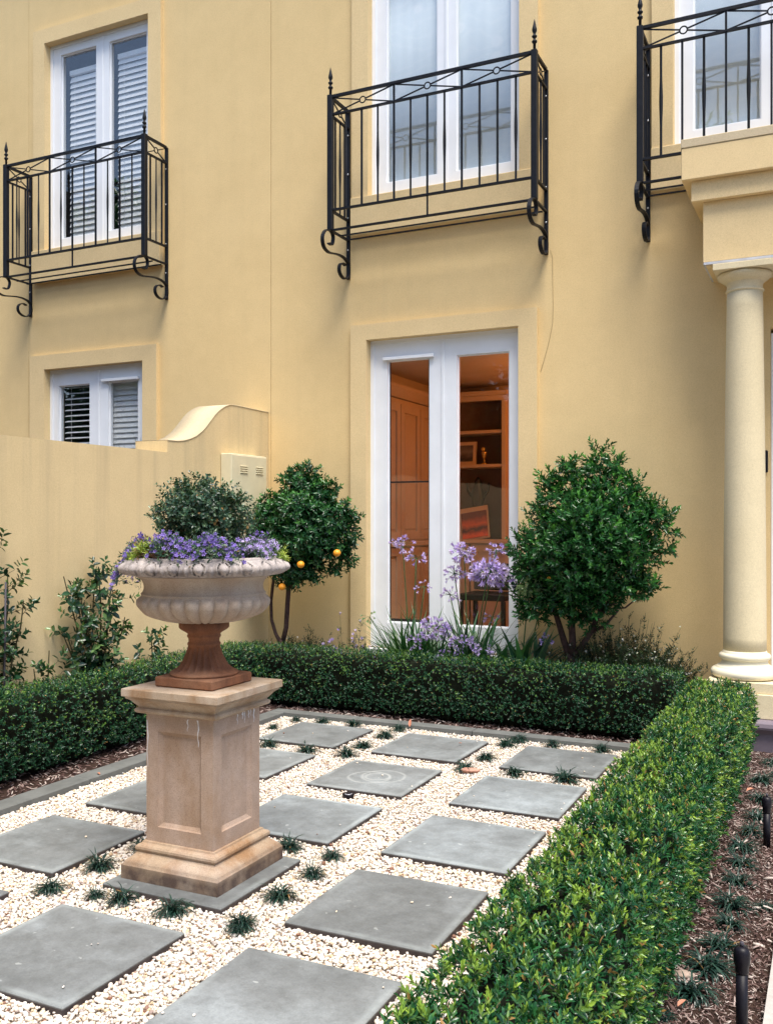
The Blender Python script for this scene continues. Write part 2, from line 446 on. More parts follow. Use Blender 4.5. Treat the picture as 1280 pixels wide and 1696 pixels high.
class MB:
    def __init__(s):
        s.v = []; s.f = []; s.sm = []
    def add(s, vs, fs, smooth=False):
        b = len(s.v)
        s.v += [tuple(x) for x in vs]
        s.f += [tuple(i + b for i in f) for f in fs]
        s.sm += [smooth] * len(fs)
        return s
    def box(s, a, b, bev=0.0):
        x0, y0, z0 = a; x1, y1, z1 = b
        if bev <= 0:
            vs = [(x, y, z) for z in (z0, z1) for y in (y0, y1) for x in (x0, x1)]
            return s.add(vs, [(0, 2, 3, 1), (4, 5, 7, 6), (0, 1, 5, 4), (2, 6, 7, 3), (0, 4, 6, 2), (1, 3, 7, 5)])
        # chamfered box: 24 vertices
        e = bev
        vs = []; idx = {}
        for ix, (xo, xi) in enumerate(((x0, x0 + e), (x1, x1 - e))):
            for iy, (yo, yi) in enumerate(((y0, y0 + e), (y1, y1 - e))):
                for iz, (zo, zi) in enumerate(((z0, z0 + e), (z1, z1 - e))):
                    for k, p in enumerate(((xo, yi, zi), (xi, yo, zi), (xi, yi, zo))):
                        idx[(ix, iy, iz, k)] = len(vs); vs.append(p)
        F = []
        I = lambda a_, b_, c_, k: idx[(a_, b_, c_, k)]
        F.append((I(0,0,0,0), I(0,0,1,0), I(0,1,1,0), I(0,1,0,0)))
        F.append((I(1,0,0,0), I(1,1,0,0), I(1,1,1,0), I(1,0,1,0)))
        F.append((I(0,0,0,1), I(1,0,0,1), I(1,0,1,1), I(0,0,1,1)))
        F.append((I(0,1,0,1), I(0,1,1,1), I(1,1,1,1), I(1,1,0,1)))
        F.append((I(0,0,0,2), I(0,1,0,2), I(1,1,0,2), I(1,0,0,2)))
        F.append((I(0,0,1,2), I(1,0,1,2), I(1,1,1,2), I(0,1,1,2)))
        for iz in (0, 1):
            for a_, b_ in ((0, 0), (0, 1), (1, 0), (1, 1)):
                pass
        for a_ in (0, 1):
            for b_ in (0, 1):
                F.append((I(a_,b_,0,0), I(a_,b_,0,1), I(a_,b_,1,1), I(a_,b_,1,0)))
                F.append((I(a_,0,b_,0), I(a_,0,b_,2), I(a_,1,b_,2), I(a_,1,b_,0)))
                F.append((I(0,a_,b_,1), I(0,a_,b_,2), I(1,a_,b_,2), I(1,a_,b_,1)))
                for c_ in (0, 1):
                    F.append((I(a_,b_,c_,0), I(a_,b_,c_,1), I(a_,b_,c_,2)))
        return s.add(vs, F)
    def tube(s, pts, r, n=6, smooth=True, caps=True):
        pts = [Vector(p) for p in pts]
        rs = r if isinstance(r, (list, tuple)) else [r] * len(pts)
        vs = []; fs = []
        up = None
        for i, p in enumerate(pts):
            dd = (pts[min(i + 1, len(pts) - 1)] - pts[max(i - 1, 0)]).normalized()
            if up is None:
                up = dd.orthogonal().normalized()
            a = (up - dd * up.dot(dd))
            a = a.normalized() if a.length > 1e-6 else dd.orthogonal().normalized()
            up = a
            b = dd.cross(a)
            for k in range(n):
                t = 2 * math.pi * k / n
                vs.append(p + (a * math.cos(t) + b * math.sin(t)) * rs[i])
        for i in range(len(pts) - 1):
            for k in range(n):
                k2 = (k + 1) % n
                fs.append((i * n + k, i * n + k2, (i + 1) * n + k2, (i + 1) * n + k))
        if caps:
            fs.append(tuple(range(n))[::-1])
            fs.append(tuple((len(pts) - 1) * n + k for k in range(n)))
        return s.add(vs, fs, smooth)
    def bar(s, a, b, w, h=None, ref=(0, 0, 1)):
        """square bar from a to b"""
        h = h or w
        a = Vector(a); b = Vector(b); dd = (b - a).normalized()
        r_ = Vector(ref)
        if abs(dd.dot(r_)) > 0.95: r_ = Vector((0, 1, 0))
        x = dd.cross(r_).normalized(); y = x.cross(dd).normalized()
        vs = []
        for p in (a, b):
            for sx, sy in ((-1, -1), (1, -1), (1, 1), (-1, 1)):
                vs.append(p + x * sx * w / 2 + y * sy * h / 2)
        return s.add(vs, [(0, 3, 2, 1), (4, 5, 6, 7), (0, 1, 5, 4), (1, 2, 6, 5), (2, 3, 7, 6), (3, 0, 4, 7)])
    def ribbon(s, pts, wdt, th, axis=(1, 0, 0)):
        """flat bar swept along pts, its width along axis"""
        pts = [Vector(p) for p in pts]; ax = Vector(axis)
        vs = []; fs = []
        for i, p in enumerate(pts):
            dd = (pts[min(i + 1, len(pts) - 1)] - pts[max(i - 1, 0)]).normalized()
            n = dd.cross(ax).normalized()
            for sa, sn in ((-1, -1), (1, -1), (1, 1), (-1, 1)):
                vs.append(p + ax * sa * wdt / 2 + n * sn * th / 2)
        for i in range(len(pts) - 1):
            for k in range(4):
                k2 = (k + 1) % 4
                fs.append((i * 4 + k, i * 4 + k2, i * 4 + 4 + k2, i * 4 + 4 + k))
        e = (len(pts) - 1) * 4
        fs += [(3, 2, 1, 0), (e, e + 1, e + 2, e + 3)]
        return s.add(vs, fs)
    def lathe(s, prof, n=32, c=(0, 0, 0), disp=None, smooth=True, close=True):
        vs = []; fs = []
        for j, (r_, z) in enumerate(prof):
            for k in range(n):
                t = 2 * math.pi * k / n
                rr, zz = (r_, z) if disp is None else disp(r_, z, t, j)
                vs.append((c[0] + rr * math.cos(t), c[1] + rr * math.sin(t), c[2] + zz))
        for j in range(len(prof) - 1):
            for k in range(n):
                k2 = (k + 1) % n
                fs.append((j * n + k, j * n + k2, (j + 1) * n + k2, (j + 1) * n + k))
        if close:
            fs.append(tuple(range(n))[::-1])
            fs.append(tuple((len(prof) - 1) * n + k for k in range(n)))
        return s.add(vs, fs, smooth)
    def sqlathe(s, prof, c=(0, 0, 0)):
        """square section moulding from (half side, z)"""
        vs = []; fs = []
        for h, z in prof:
            vs += [(c[0] - h, c[1] - h, c[2] + z), (c[0] + h, c[1] - h, c[2] + z), (c[0] + h, c[1] + h, c[2] + z), (c[0] - h, c[1] + h, c[2] + z)]
        for j in range(len(prof) - 1):
            for k in range(4):
                k2 = (k + 1) % 4
                fs.append((j * 4 + k, j * 4 + k2, j * 4 + 4 + k2, j * 4 + 4 + k))
        e = (len(prof) - 1) * 4
        fs += [(3, 2, 1, 0), (e, e + 1, e + 2, e + 3)]
        return s.add(vs, fs)
    def prism(s, poly, a, b, axis='X'):
        """poly in the other two axes, extruded from a to b"""
        n = len(poly)
        def P(u, q):
            return (u, q[0], q[1]) if axis == 'X' else ((q[0], u, q[1]) if axis == 'Y' else (q[0], q[1], u))
        vs = [P(a, q) for q in poly] + [P(b, q) for q in poly]
        fs = [tuple(range(n)), tuple(range(2 * n - 1, n - 1, -1))]
        for k in range(n):
            k2 = (k + 1) % n
            fs.append((k, n + k, n + k2, k2))
        return s.add(vs, fs)
    def ball(s, c, r, n=12, m=8, sc=(1, 1, 1)):
        prof = [(max(1e-4, math.sin(math.pi * j / m)) * r, -math.cos(math.pi * j / m) * r) for j in range(m + 1)]
        vs = []; fs = []
        for r_, z in prof:
            for k in range(n):
                t = 2 * math.pi * k / n
                vs.append((c[0] + r_ * math.cos(t) * sc[0], c[1] + r_ * math.sin(t) * sc[1], c[2] + z * sc[2]))
        for j in range(m):
            for k in range(n):
                k2 = (k + 1) % n
                fs.append((j * n + k, j * n + k2, (j + 1) * n + k2, (j + 1) * n + k))
        return s.add(vs, fs, True)

def obj(name, mb, m, parent=None, label=None, recalc=True):
    me = bpy.data.meshes.new(name)
    me.from_pydata(mb.v, [], mb.f)
    me.polygons.foreach_set('use_smooth', mb.sm)
    if recalc:
        import bmesh
        bm = bmesh.new(); bm.from_mesh(me)
        bmesh.ops.recalc_face_normals(bm, faces=bm.faces)
        bm.to_mesh(me); bm.free()
    me.materials.append(m)
    o = bpy.data.objects.new(name, me)
    COL.objects.link(o)
    if parent: o.parent = parent
    if label: o['label'] = label
    return o

def npobj(name, V, F, T, m, parent=None, smooth=False):
    """mesh straight from arrays; F (k, n) all same size; T per-vertex tint (n,3)"""
    me = bpy.data.meshes.new(name)
    k, n = F.shape
    me.vertices.add(len(V)); me.vertices.foreach_set('co', V.astype(np.float32).ravel())
    me.loops.add(k * n); me.loops.foreach_set('vertex_index', F.astype(np.int32).ravel())
    me.polygons.add(k)
    me.polygons.foreach_set('loop_start', (np.arange(k) * n).astype(np.int32))
    me.polygons.foreach_set('loop_total', np.full(k, n, np.int32))
    if smooth:
        me.polygons.foreach_set('use_smooth', np.ones(k, bool))
    me.update(calc_edges=True)
    if T is not None:
        a = me.attributes.new('tint', 'FLOAT_VECTOR', 'POINT')
        a.data.foreach_set('vector', T.astype(np.float32).ravel())
    me.materials.append(m)
    o = bpy.data.objects.new(name, me)
    COL.objects.link(o)
    if parent: o.parent = parent
    return o

def copy_tree(o, parent=None):
    c = o.copy(); COL.objects.link(c)
    if parent: c.parent = parent
    for ch in list(o.children):
        copy_tree(ch, c)
    return c

# ---- foliage arrays
def leaf(L=1.0, W=0.5, fold=0.12, droop=0.1):
    """one leaf along +Y, its face towards +Z"""
    return np.array([(0, 0, 0), (W * .42, L * .3, fold * W), (W * .38, L * .68, fold * W - droop * L * .4), (0, L, -droop * L),
                     (-W * .38, L * .68, fold * W - droop * L * .4), (-W * .42, L * .3, fold * W)])
LF = np.array([(0, 1, 2, 3), (0, 3, 4, 5)])

def rotm(ax, ang):
    return np.array(Matrix.Rotation(ang, 3, ax))

def shoot(nl, length, L, W, open0=35, open1=80, jit=10, whorl=2, seed=0, fold=0.12, droop=0.12, curl=0):
    """leaves up a short stem along +Z; youngest at the tip, more upright"""
    r_ = random.Random(seed)
    Vs = []; T = []
    for i in range(nl):
        f = i / max(1, nl - 1)
        pair = i // whorl
        az = (pair * 90 + (i % whorl) * 360 / whorl + r_.uniform(-25, 25)) if whorl > 1 else i * 137.5 + r_.uniform(-20, 20)
        tilt = open1 + (open0 - open1) * f + r_.uniform(-jit, jit)
        s = (1.0 - 0.35 * f) * r_.uniform(0.8, 1.15)
        v = leaf(L * s, W * s * r_.uniform(.85, 1.1), fold, droop)
        v = v @ rotm('Y', R(r_.uniform(-25, 25))).T
        v = v @ rotm('X', R(90 - tilt)).T      # 0 tilt = along +Z
        v = v @ rotm('Z', R(az)).T
        v = v + np.array([0, 0, length * f])
        Vs.append(v); T += [(r_.random(), 0, f)] * 6
    return np.concatenate(Vs), np.array(T)

def frames(nrm, spin):
    nrm = nrm / np.linalg.norm(nrm, axis=1, keepdims=True)
    ref = np.where(np.abs(nrm[:, 2:3]) > 0.9, np.array([[1., 0, 0]]), np.array([[0, 0, 1.]]))
    x = np.cross(ref, nrm); x /= np.linalg.norm(x, axis=1, keepdims=True)
    y = np.cross(nrm, x)
    c, s = np.cos(spin)[:, None], np.sin(spin)[:, None]
    return np.stack([x * c + y * s, -x * s + y * c, nrm], axis=2)   # columns = axes

def scatter(shoots, P, Nn, scale, young=None, rng=RNG, face=LF, vper=6):
    Vo = []; Fo = []; To = []; base = 0
    k = rng.integers(0, len(shoots), len(P))
    spin = rng.uniform(0, 2 * np.pi, len(P))
    Rm = frames(Nn, spin)
    if young is None: young = rng.random(len(P))
    for i, (V, T) in enumerate(shoots):
        sel = np.where(k == i)[0]
        if not len(sel): continue
        W_ = np.einsum('nij,vj->nvi', Rm[sel], V) * scale[sel][:, None, None] + P[sel][:, None, :]
        n, v = W_.shape[:2]
        Vo.append(W_.reshape(-1, 3))
        nl = v // vper
        f = (np.arange(nl) * vper)[:, None, None] + face[None]
        f = f.reshape(-1, face.shape[1])
        F = (np.arange(n) * v)[:, None, None] + f[None]
        Fo.append(F.reshape(-1, face.shape[1]) + base)
        TT = np.repeat(T[None], n, 0).copy()
        TT[:, :, 0] = (TT[:, :, 0] + rng.random((n, 1))) % 1.0
        TT[:, :, 1] = young[sel][:, None]
        To.append(TT.reshape(-1, 3))
        base += n * v
    return np.concatenate(Vo), np.concatenate(Fo), np.concatenate(To)

def join(parts):
    V = []; F = []; T = []; b = 0
    for v, f, t in parts:
        V.append(v); F.append(f + b); T.append(t); b += len(v)
    return np.concatenate(V), np.concatenate(F), np.concatenate(T)

def wob(P, s=1.0):
    x, y, z = P[:, 0] * s, P[:, 1] * s, P[:, 2] * s
    return (np.sin(x * 7.1 + y * 3.3 + 1) + np.sin(y * 8.3 - z * 5.1 + 2) + np.sin(z * 9.7 + x * 4.9) + np.sin(x * 15 + 2 * y) * .5 + np.sin(y * 17 - x * 3 + z * 6) * .5) / 4

# ------------------------------------------------------------------ setting: ground
def sheet(name, x0, x1, y0, y1, z, m, zb=None):
    mb = MB().box((x0, y0, (zb if zb is not None else z - 0.05)), (x1, y1, z))
    return tag(obj(name, mb, m), kind='structure')
sheet('ground', -150, 150, -150, 150, -0.06, M['soil'], -0.3)
sheet('gravel_bed', -3.9, -0.86, -2.0, 6.32, -0.034, M['gravelbed'], -0.055)
sheet('path', -0.195, 2.2, -2.0, 6.6, 0.035, M['concrete'], -0.058)
sheet('soil_bed_beside_path', -0.86, -0.197, -2.0, 6.65, -0.008, M['soil'], -0.056)
sheet('soil_bed_under_garden_wall', -4.67, -4.045, -0.5, 7.29, -0.006, M['soil'], -0.056)
sheet('soil_bed_under_house', -4.04, -0.87, 6.445, 7.295, -0.004, M['soil'], -0.056)

# kerb stones
KG = 'bluestone kerb pieces around the gravel'
def kerb(a, b, label):
    c = ((a[0] + b[0]) / 2, (a[1] + b[1]) / 2, -0.05)
    mb = MB().box((a[0] - c[0], a[1] - c[1], 0), (b[0] - c[0], b[1] - c[1], 0.062), 0.004)
    o = obj('kerb_stone', mb, M['kerb']); o.location = c
    o.rotation_euler = (0, 0, R(rnd.uniform(-0.15, 0.15)))
    tag(o, label, 'kerb', KG)
ys = [1.2, 2.2, 3.2, 4.2, 5.2, 6.327]
lk = ['grey kerb stone along the left hedge, near end out of view', 'grey kerb stone along the left hedge, second from the near end',
      'grey kerb stone along the left hedge at the left edge of the photo', 'grey kerb stone along the left hedge left of the pedestal',
      'grey kerb stone running back beside the left hedge behind the pedestal']
for i in range(5):
    kerb((-4.04, ys[i] + .003), (-3.908, ys[i + 1] - .003), lk[i]) if i > 1 else None
xs = [-4.04, -3.3, -2.35, -1.4, -0.87]
bk = ['grey kerb stone in the far left corner under the back hedge', 'grey kerb stone along the back hedge behind the far middle paver',
      'grey kerb stone along the back hedge behind the far right paver', 'short grey kerb stone where back hedge meets right hedge']
for i in range(4):
    kerb((xs[i] + .003, 6.33), (xs[i + 1] - .003, 6.44), bk[i])

# ------------------------------------------------------------------ pavers
GX, GY, PS = 0.88, 0.833, 0.60
PL = {(0, 0): 'grey stone paver in the far left corner of the grid', (1, 0): 'grey stone paver at the middle of the farthest row',
      (2, 0): 'grey stone paver at the right end of the farthest row', (0, 1): 'grey stone paver just right of the pedestal shaft, second row from the back',
      (1, 1): 'grey stone paver with pale ring marks on its face', (2, 1): 'grey stone paver with pale edges beside the right hedge, second row',
      (0, 2): 'grey stone paver mostly hidden behind the left of the pedestal', (1, 2): 'pale worn grey stone paver directly right of the pedestal',
      (2, 2): 'grey stone paver with pale rim beside right hedge, middle row', (0, 3): 'grey stone paver cut by left photo edge beside the pedestal',
      (1, 3): 'grey stone paver under the pedestal', (2, 3): 'large looking darker grey stone paver right of the pedestal foot',
      (0, 4): 'sliver of grey stone paver at the left photo edge', (1, 4): 'grey stone paver in front of the pedestal at lower left',
      (2, 4): 'grey stone paver at the bottom centre of the photo'}
paver_c = {}
for (c, r_), lab in PL.items():
    cx = -3.634 + c * GX + PS / 2
    cy = 6.131 - r_ * GY - PS / 2
    if (c, r_) == (1, 3): cx, cy = -2.453, 3.325
    paver_c[(c, r_)] = (cx, cy)
    mb = MB().box((-PS / 2, -PS / 2, 0), (PS / 2, PS / 2, 0.045), 0.004)
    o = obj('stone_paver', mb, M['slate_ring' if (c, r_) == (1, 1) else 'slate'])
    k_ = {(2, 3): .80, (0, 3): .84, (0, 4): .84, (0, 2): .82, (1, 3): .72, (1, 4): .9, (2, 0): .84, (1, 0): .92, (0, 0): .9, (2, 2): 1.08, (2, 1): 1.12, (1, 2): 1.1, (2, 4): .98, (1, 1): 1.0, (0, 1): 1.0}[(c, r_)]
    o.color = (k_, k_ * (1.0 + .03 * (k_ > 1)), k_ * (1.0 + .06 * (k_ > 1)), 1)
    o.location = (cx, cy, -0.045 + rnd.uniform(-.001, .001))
    o.rotation_euler = (0, 0, R(rnd.uniform(-0.6, 0.6)))
    tag(o, lab, 'paver', 'square stone pavers set in white gravel')

# white pebbles
def icosphere():
    t = (1 + 5 ** .5) / 2
    v = np.array([(-1, t, 0), (1, t, 0), (-1, -t, 0), (1, -t, 0), (0, -1, t), (0, 1, t), (0, -1, -t), (0, 1, -t), (t, 0, -1), (t, 0, 1), (-t, 0, -1), (-t, 0, 1)], float)
    v /= np.linalg.norm(v[0])
    f = [(0, 11, 5), (0, 5, 1), (0, 1, 7), (0, 7, 10), (0, 10, 11), (1, 5, 9), (5, 11, 4), (11, 10, 2), (10, 7, 6), (7, 1, 8), (3, 9, 4), (3, 4, 2), (3, 2, 6), (3, 6, 8), (3, 8, 9), (4, 9, 5), (2, 4, 11), (6, 2, 10), (8, 6, 7), (9, 8, 1)]
    return v, f
def subdiv(v, f):
    v = [tuple(x) for x in v]; cache = {}; nf = []
    def mid(a, b):
        k = (min(a, b), max(a, b))
        if k not in cache:
            p = np.array(v[a]) + np.array(v[b]); p /= np.linalg.norm(p)
            cache[k] = len(v); v.append(tuple(p))
        return cache[k]
    for a, b, c in f:
        x, y, z = mid(a, b), mid(b, c), mid(c, a)
        nf += [(a, x, z), (b, y, x), (c, z, y), (x, y, z)]
    return np.array(v), nf

def pebbles(P, size, hi, rng):
    v, f = icosphere()
    if hi: v, f = subdiv(v, f)
    vs = []
    for k in range(10):
        q = v * (1 + 0.13 * np.sin(v[:, [1, 2, 0]] * rng.uniform(1.5, 3.2, 3) + rng.uniform(0, 6, 3)).sum(1, keepdims=True) / 1.6)
        vs.append((q * np.array([1.0, rng.uniform(.68, .9), rng.uniform(.5, .75)]), np.zeros((len(v), 3))))
    Nn = np.stack([rng.normal(0, .35, len(P)), rng.normal(0, .35, len(P)), np.ones(len(P))], 1)
    F = np.array(f)
    Vt, Ft, Tt = [], [], []; base = 0
    k = rng.integers(0, 10, len(P)); Rm = frames(Nn, rng.uniform(0, 6.28, len(P)))
    for i in range(10):
        sel = np.where(k == i)[0]
        W_ = np.einsum('nij,vj->nvi', Rm[sel], vs[i][0]) * size[sel][:, None, None] + P[sel][:, None, :]
        Vt.append(W_.reshape(-1, 3)); nv = len(v)
        Ft.append(((np.arange(len(sel)) * nv)[:, None, None] + F[None]).reshape(-1, 3) + base)
        t_ = np.zeros((len(sel), nv, 3)); t_[:, :, 0] = rng.random((len(sel), 1)); Tt.append(t_.reshape(-1, 3))
        base += len(sel) * nv
    return np.concatenate(Vt), np.concatenate(Ft), np.concatenate(Tt)

def gravel_pts(y0, y1, step):
    gx = np.arange(-3.895, -0.8, step); gy = np.arange(y0, y1, step)
    X, Y = np.meshgrid(gx, gy); P = np.stack([X.ravel(), Y.ravel()], 1)
    P += RNG.uniform(-step * .48, step * .48, P.shape)
    keep = np.ones(len(P), bool)
    for cx, cy in paver_c.values():
        keep &= ~((np.abs(P[:, 0] - cx) < PS / 2 + .002) & (np.abs(P[:, 1] - cy) < PS / 2 + .002))
    P = P[keep]
    z = RNG.uniform(-0.031, -0.016, len(P)) + 0.004 * wob(np.c_[P, P[:, 0] * 0], 1.3)
    return np.c_[P, z]
p1 = gravel_pts(1.7, 4.3, 0.0112); p2 = gravel_pts(4.3, 6.32, 0.0122)
g1 = pebbles(p1, (.0042 + .0068 * RNG.random(len(p1)) ** 1.3), True, RNG)
ps_ = []
for cx, cy in paver_c.values():
    for _ in range(3):
        sx = rnd.choice((-1, 1)); a_ = rnd.uniform(.2, .295) * sx; b_ = rnd.uniform(-.29, .29)
        ps_.append((cx + (a_ if rnd.random() < .5 else b_), cy + b_ * .9, .004))
ps_ = np.array([q for q in ps_ if abs(q[0] + 2.477) > .27 or abs(q[1] - 3.352) > .27])
g3 = pebbles(ps_, RNG.uniform(.003, .007, len(ps_)), True, RNG)
g2 = pebbles(p2, RNG.uniform(.0055, .0102, len(p2)), False, RNG)
tag(npobj('gravel', *join([g1, g2, g3]), M['pebble'], smooth=True), 'creamy white pebble gravel between the pavers', 'gravel', kind='stuff')

# bark chips and leaf litter
def chips(n, x0, x1, y0, y1, z, smin, smax, seed):
    rg = np.random.default_rng(seed)
    P = np.c_[rg.uniform(x0, x1, n), rg.uniform(y0, y1, n), z + rg.uniform(0, .012, n)]
    sh = []
    for k in range(8):
        w_ = rg.uniform(.10, .26); t_ = rg.uniform(.05, .12); b_ = rg.uniform(-.15, .15)
        v = np.array([(-1, -w_, -t_), (0, -w_ * 1.1, -t_ + b_), (1, -w_ * .6, -t_), (1, w_ * .4, -t_), (0, w_ * 1.1, -t_ + b_), (-1, w_, -t_),
                      (-1, -w_, t_), (0, -w_ * 1.1, t_ + b_), (1, -w_ * .6, t_), (1, w_ * .4, t_), (0, w_ * 1.1, t_ + b_), (-1, w_, t_)])
        sh.append((v, np.zeros((12, 3))))
    fc = np.array([(6, 7, 10, 11), (7, 8, 9, 10), (0, 1, 7, 6), (1, 2, 8, 7), (2, 3, 9, 8), (3, 4, 10, 9), (4, 5, 11, 10), (5, 0, 6, 11)])
    Nn = np.c_[rg.normal(0, .35, n), rg.normal(0, .35, n), np.ones(n)]
    return scatter(sh, P, Nn, rg.uniform(smin, smax, n), rng=rg, face=fc, vper=12)
tag(npobj('bark_mulch', *join([chips(34000, -.84, -.20, 1.8, 6.6, -.006, .004, .0105, 1), chips(1300, -.84, -.20, 1.8, 6.6, .003, .009, .022, 2)]), M['chip']),
    'reddish brown bark mulch in the bed along the path', 'mulch', kind='stuff')
tag(npobj('leaf_litter', *join([chips(5000, -4.64, -4.05, 1.5, 7.2, -.004, .008, .02, 3), chips(4500, -4.0, -.9, 6.45, 7.25, -.002, .008, .022, 4)]), M['chip']),
    'dark bark and dry leaf litter under the hedges', 'mulch', kind='stuff')

tag(npobj('hedge_clippings', *join([chips(500, -1.12, -.84, 1.9, 6.2, -.010, .003, .009, 9), chips(420, -3.88, -1.1, 1.9, 6.3, -.014, .002, .006, 10)]), M['chip']), 'small brown hedge clippings and bark bits strewn on the gravel', 'clippings', kind='stuff')

# ------------------------------------------------------------------ house
W = 7.3
house = thing('house', 'ochre rendered two storey house with iron balconies and a columned porch', 'house', (0, W, 0))
# all house parts in local coordinates: y = 0 is the wall face, +y indoors
DO = (-3.664, -2.297, 0.42, 3.08)
UP = [(-7.385, -6.03), (-3.650, -2.290), (-1.105, 0.26)]
UZ = (4.31, 6.455)
LO = (-7.39, -6.10, 1.5, 3.085)
EN = (-0.43, 0.95, 0.22, 2.9)
holes = [DO, LO, EN] + [(a, b, *UZ) for a, b in UP] + [(-7.637, -7.633, -1, 20), (-4.653, -4.648, -1, 20)]
def wall_mesh(x0, x1, z0, z1, holes, th=0.25):
    X = sorted({x0, x1, *[v for h in holes for v in h[:2]]}); Z = sorted({z0, z1, *[min(max(v, z0), z1) for h in holes for v in h[2:]]})
    def hole(a, b):
        return any(h[0] < a < h[1] and h[2] < b < h[3] for h in holes)
    mb = MB()
    nx, nz = len(X) - 1, len(Z) - 1
    g = [[hole((X[i] + X[i + 1]) / 2, (Z[j] + Z[j + 1]) / 2) for j in range(nz)] for i in range(nx)]
    for i in range(nx):
        for j in range(nz):
            a, b, c, d_ = X[i], X[i + 1], Z[j], Z[j + 1]
            if not g[i][j]:
                mb.add([(a, 0, c), (b, 0, c), (b, 0, d_), (a, 0, d_)], [(0, 1, 2, 3)])
                mb.add([(a, th, c), (b, th, c), (b, th, d_), (a, th, d_)], [(3, 2, 1, 0)])
            else:
                if i > 0 and not g[i - 1][j]: mb.add([(a, 0, c), (a, th, c), (a, th, d_), (a, 0, d_)], [(0, 3, 2, 1)])
                if i < nx - 1 and not g[i + 1][j]: mb.add([(b, 0, c), (b, th, c), (b, th, d_), (b, 0, d_)], [(0, 1, 2, 3)])
                if j > 0 and not g[i][j - 1]: mb.add([(a, 0, c), (b, 0, c), (b, th, c), (a, th, c)], [(0, 1, 2, 3)])
                if j < nz - 1 and not g[i][j + 1]: mb.add([(a, 0, d_), (b, 0, d_), (b, th, d_), (a, th, d_)], [(3, 2, 1, 0)])
    return mb
obj('wall', wall_mesh(-13, 4.5, -0.2, 8.6, holes), M['wall'], house, recalc=False)
# eaves slab far above the view, and a flat roof so the inside is dark
obj('roof', MB().box((-13.2, -0.5, 8.62), (4.7, 6.0, 8.9), .02), M['trim'], house)
mb = MB()
mb.box((-13, .262, -.2), (-7.66, .28, 1.2)); mb.box((-13, 5.2, -.2), (4.5, 5.4, 8.6)); mb.box((-13, .26, -.2), (-12.8, 5.2, 8.6)); mb.box((4.3, .26, -.2), (4.5, 5.2, 8.6))
obj('rear_wall', mb, M['dark'], house)
obj('joint_filler', MB().box((-7.66, .02, -.2), (-7.61, .2, 8.6)).box((-4.675, .02, -.2), (-4.625, .2, 8.6)), M['dark'], house) if False else None

# surrounds: mitred picture frames, proud of the wall
def surround(x0, x1, z0, z1, ox0, ox1, oz1, oz0, proud, sill=None):
    mb = MB()
    y0 = -proud
    B = 0.006
    mb.box((ox0, y0, oz0), (x0, .001, z1 - .0), B) if False else None
    # one clean C-shaped (n-shaped) solid
    poly = [(ox0, oz0), (ox0, oz1), (ox1, oz1), (ox1, oz0), (x1, oz0), (x1, z1), (x0, z1), (x0, oz0)]
    n = len(poly)
    vs = [(x, y0, z) for x, z in poly] + [(x, 0.08, z) for x, z in poly]
    fs = [(0, 1, 6, 7), (1, 2, 5, 6), (2, 3, 4, 5)] + [(k, n + k, n + (k + 1) % n, (k + 1) % n) for k in range(n)]
    return mb.add(vs, fs)
e_ = .003
obj('window_surround', surround(DO[0] + e_, DO[1] - e_, 0, DO[3] - e_, -3.815, -2.145, 3.212, 0.0, .038), M['trim'], house)
obj('window_surround', surround(LO[0] + e_, LO[1] - e_, 0, LO[3] - e_, -7.585, -5.93, 3.23, 0.9, .038), M['trim'], house)
for a, b in UP:
    obj('window_surround', surround(a + e_, b - e_, 0, UZ[1] - e_, a - .152, b + .152, 6.60, 4.315, .038), M['trim'], house)
    if a < -1.2:
        obj('sill', MB().box((a - .155, -.062, 3.985), (b + .155, .02, 4.313), .005), M['trim'], house)
    else:
        obj('sill', MB().box((a - .155, -.062, 3.985), (b + .155, .02, 4.313), .005), M['trim'], house)

def window(name, x0, x1, z0, z1, glass, glassm, zg, depth=0.06, top=None, bar=False, sashes=True):
    """white frame mesh with panes as sub-parts; glass = [(x0,x1),...]"""
    mb = MB(); y0, y1 = depth, depth + .07
    gz0, gz1 = zg
    yf = y0 + .03
    # outer rails as one grid with openings for the glass
    X = [x0] + [v for g in glass for v in g] + [x1]
    for i in range(0, len(X) - 1, 2):
        mb.box((X[i] + (0 if i else .0), y0, gz0), (X[i + 1], y1, gz1))
    mb.box((x0, y0, gz1), (x1, y1, z1)); mb.box((x0, y0, z0), (x1, y1, gz0))
    # proud outer frame and meeting stile mouldings
    ow = .035
    mb.box((x0 + .002, y0 - .012, z0 + .002), (x0 + ow, y0 - .0005, z1 - ow)); mb.box((x1 - ow, y0 - .012, z0 + .002), (x1 - .002, y0 - .0005, z1 - ow))
    mb.box((x0 + .002, y0 - .012, z1 - ow + .001), (x1 - .002, y0 - .0005, z1 - .002))
    for i in range(2, len(X) - 2, 2):
        m_ = (X[i] + X[i + 1]) / 2
        mb.box((m_ - .013, y0 - .01, z0 + .04), (m_ + .013, y0 - .0005, z1 - ow - .002), .003)
    for g in glass:   # glazing bead
        b = .012
        for q in (((g[0], y0 + .02, gz0), (g[0] + b, y0 + .032, gz1)), ((g[1] - b, y0 + .02, gz0), (g[1], y0 + .032, gz1)),
                  ((g[0] + b, y0 + .02, gz0), (g[1] - b, y0 + .032, gz0 + b)), ((g[0] + b, y0 + .02, gz1 - b), (g[1] - b, y0 + .032, gz1))):
            mb.box(*q)
    f = obj(name, mb, M['white'], house)
    for g in glass:
        obj('pane', MB().box((g[0] + .001, y0 + .034, gz0 + .001), (g[1] - .001, y0 + .039, gz1 - .001)), glassm, f)
    return f
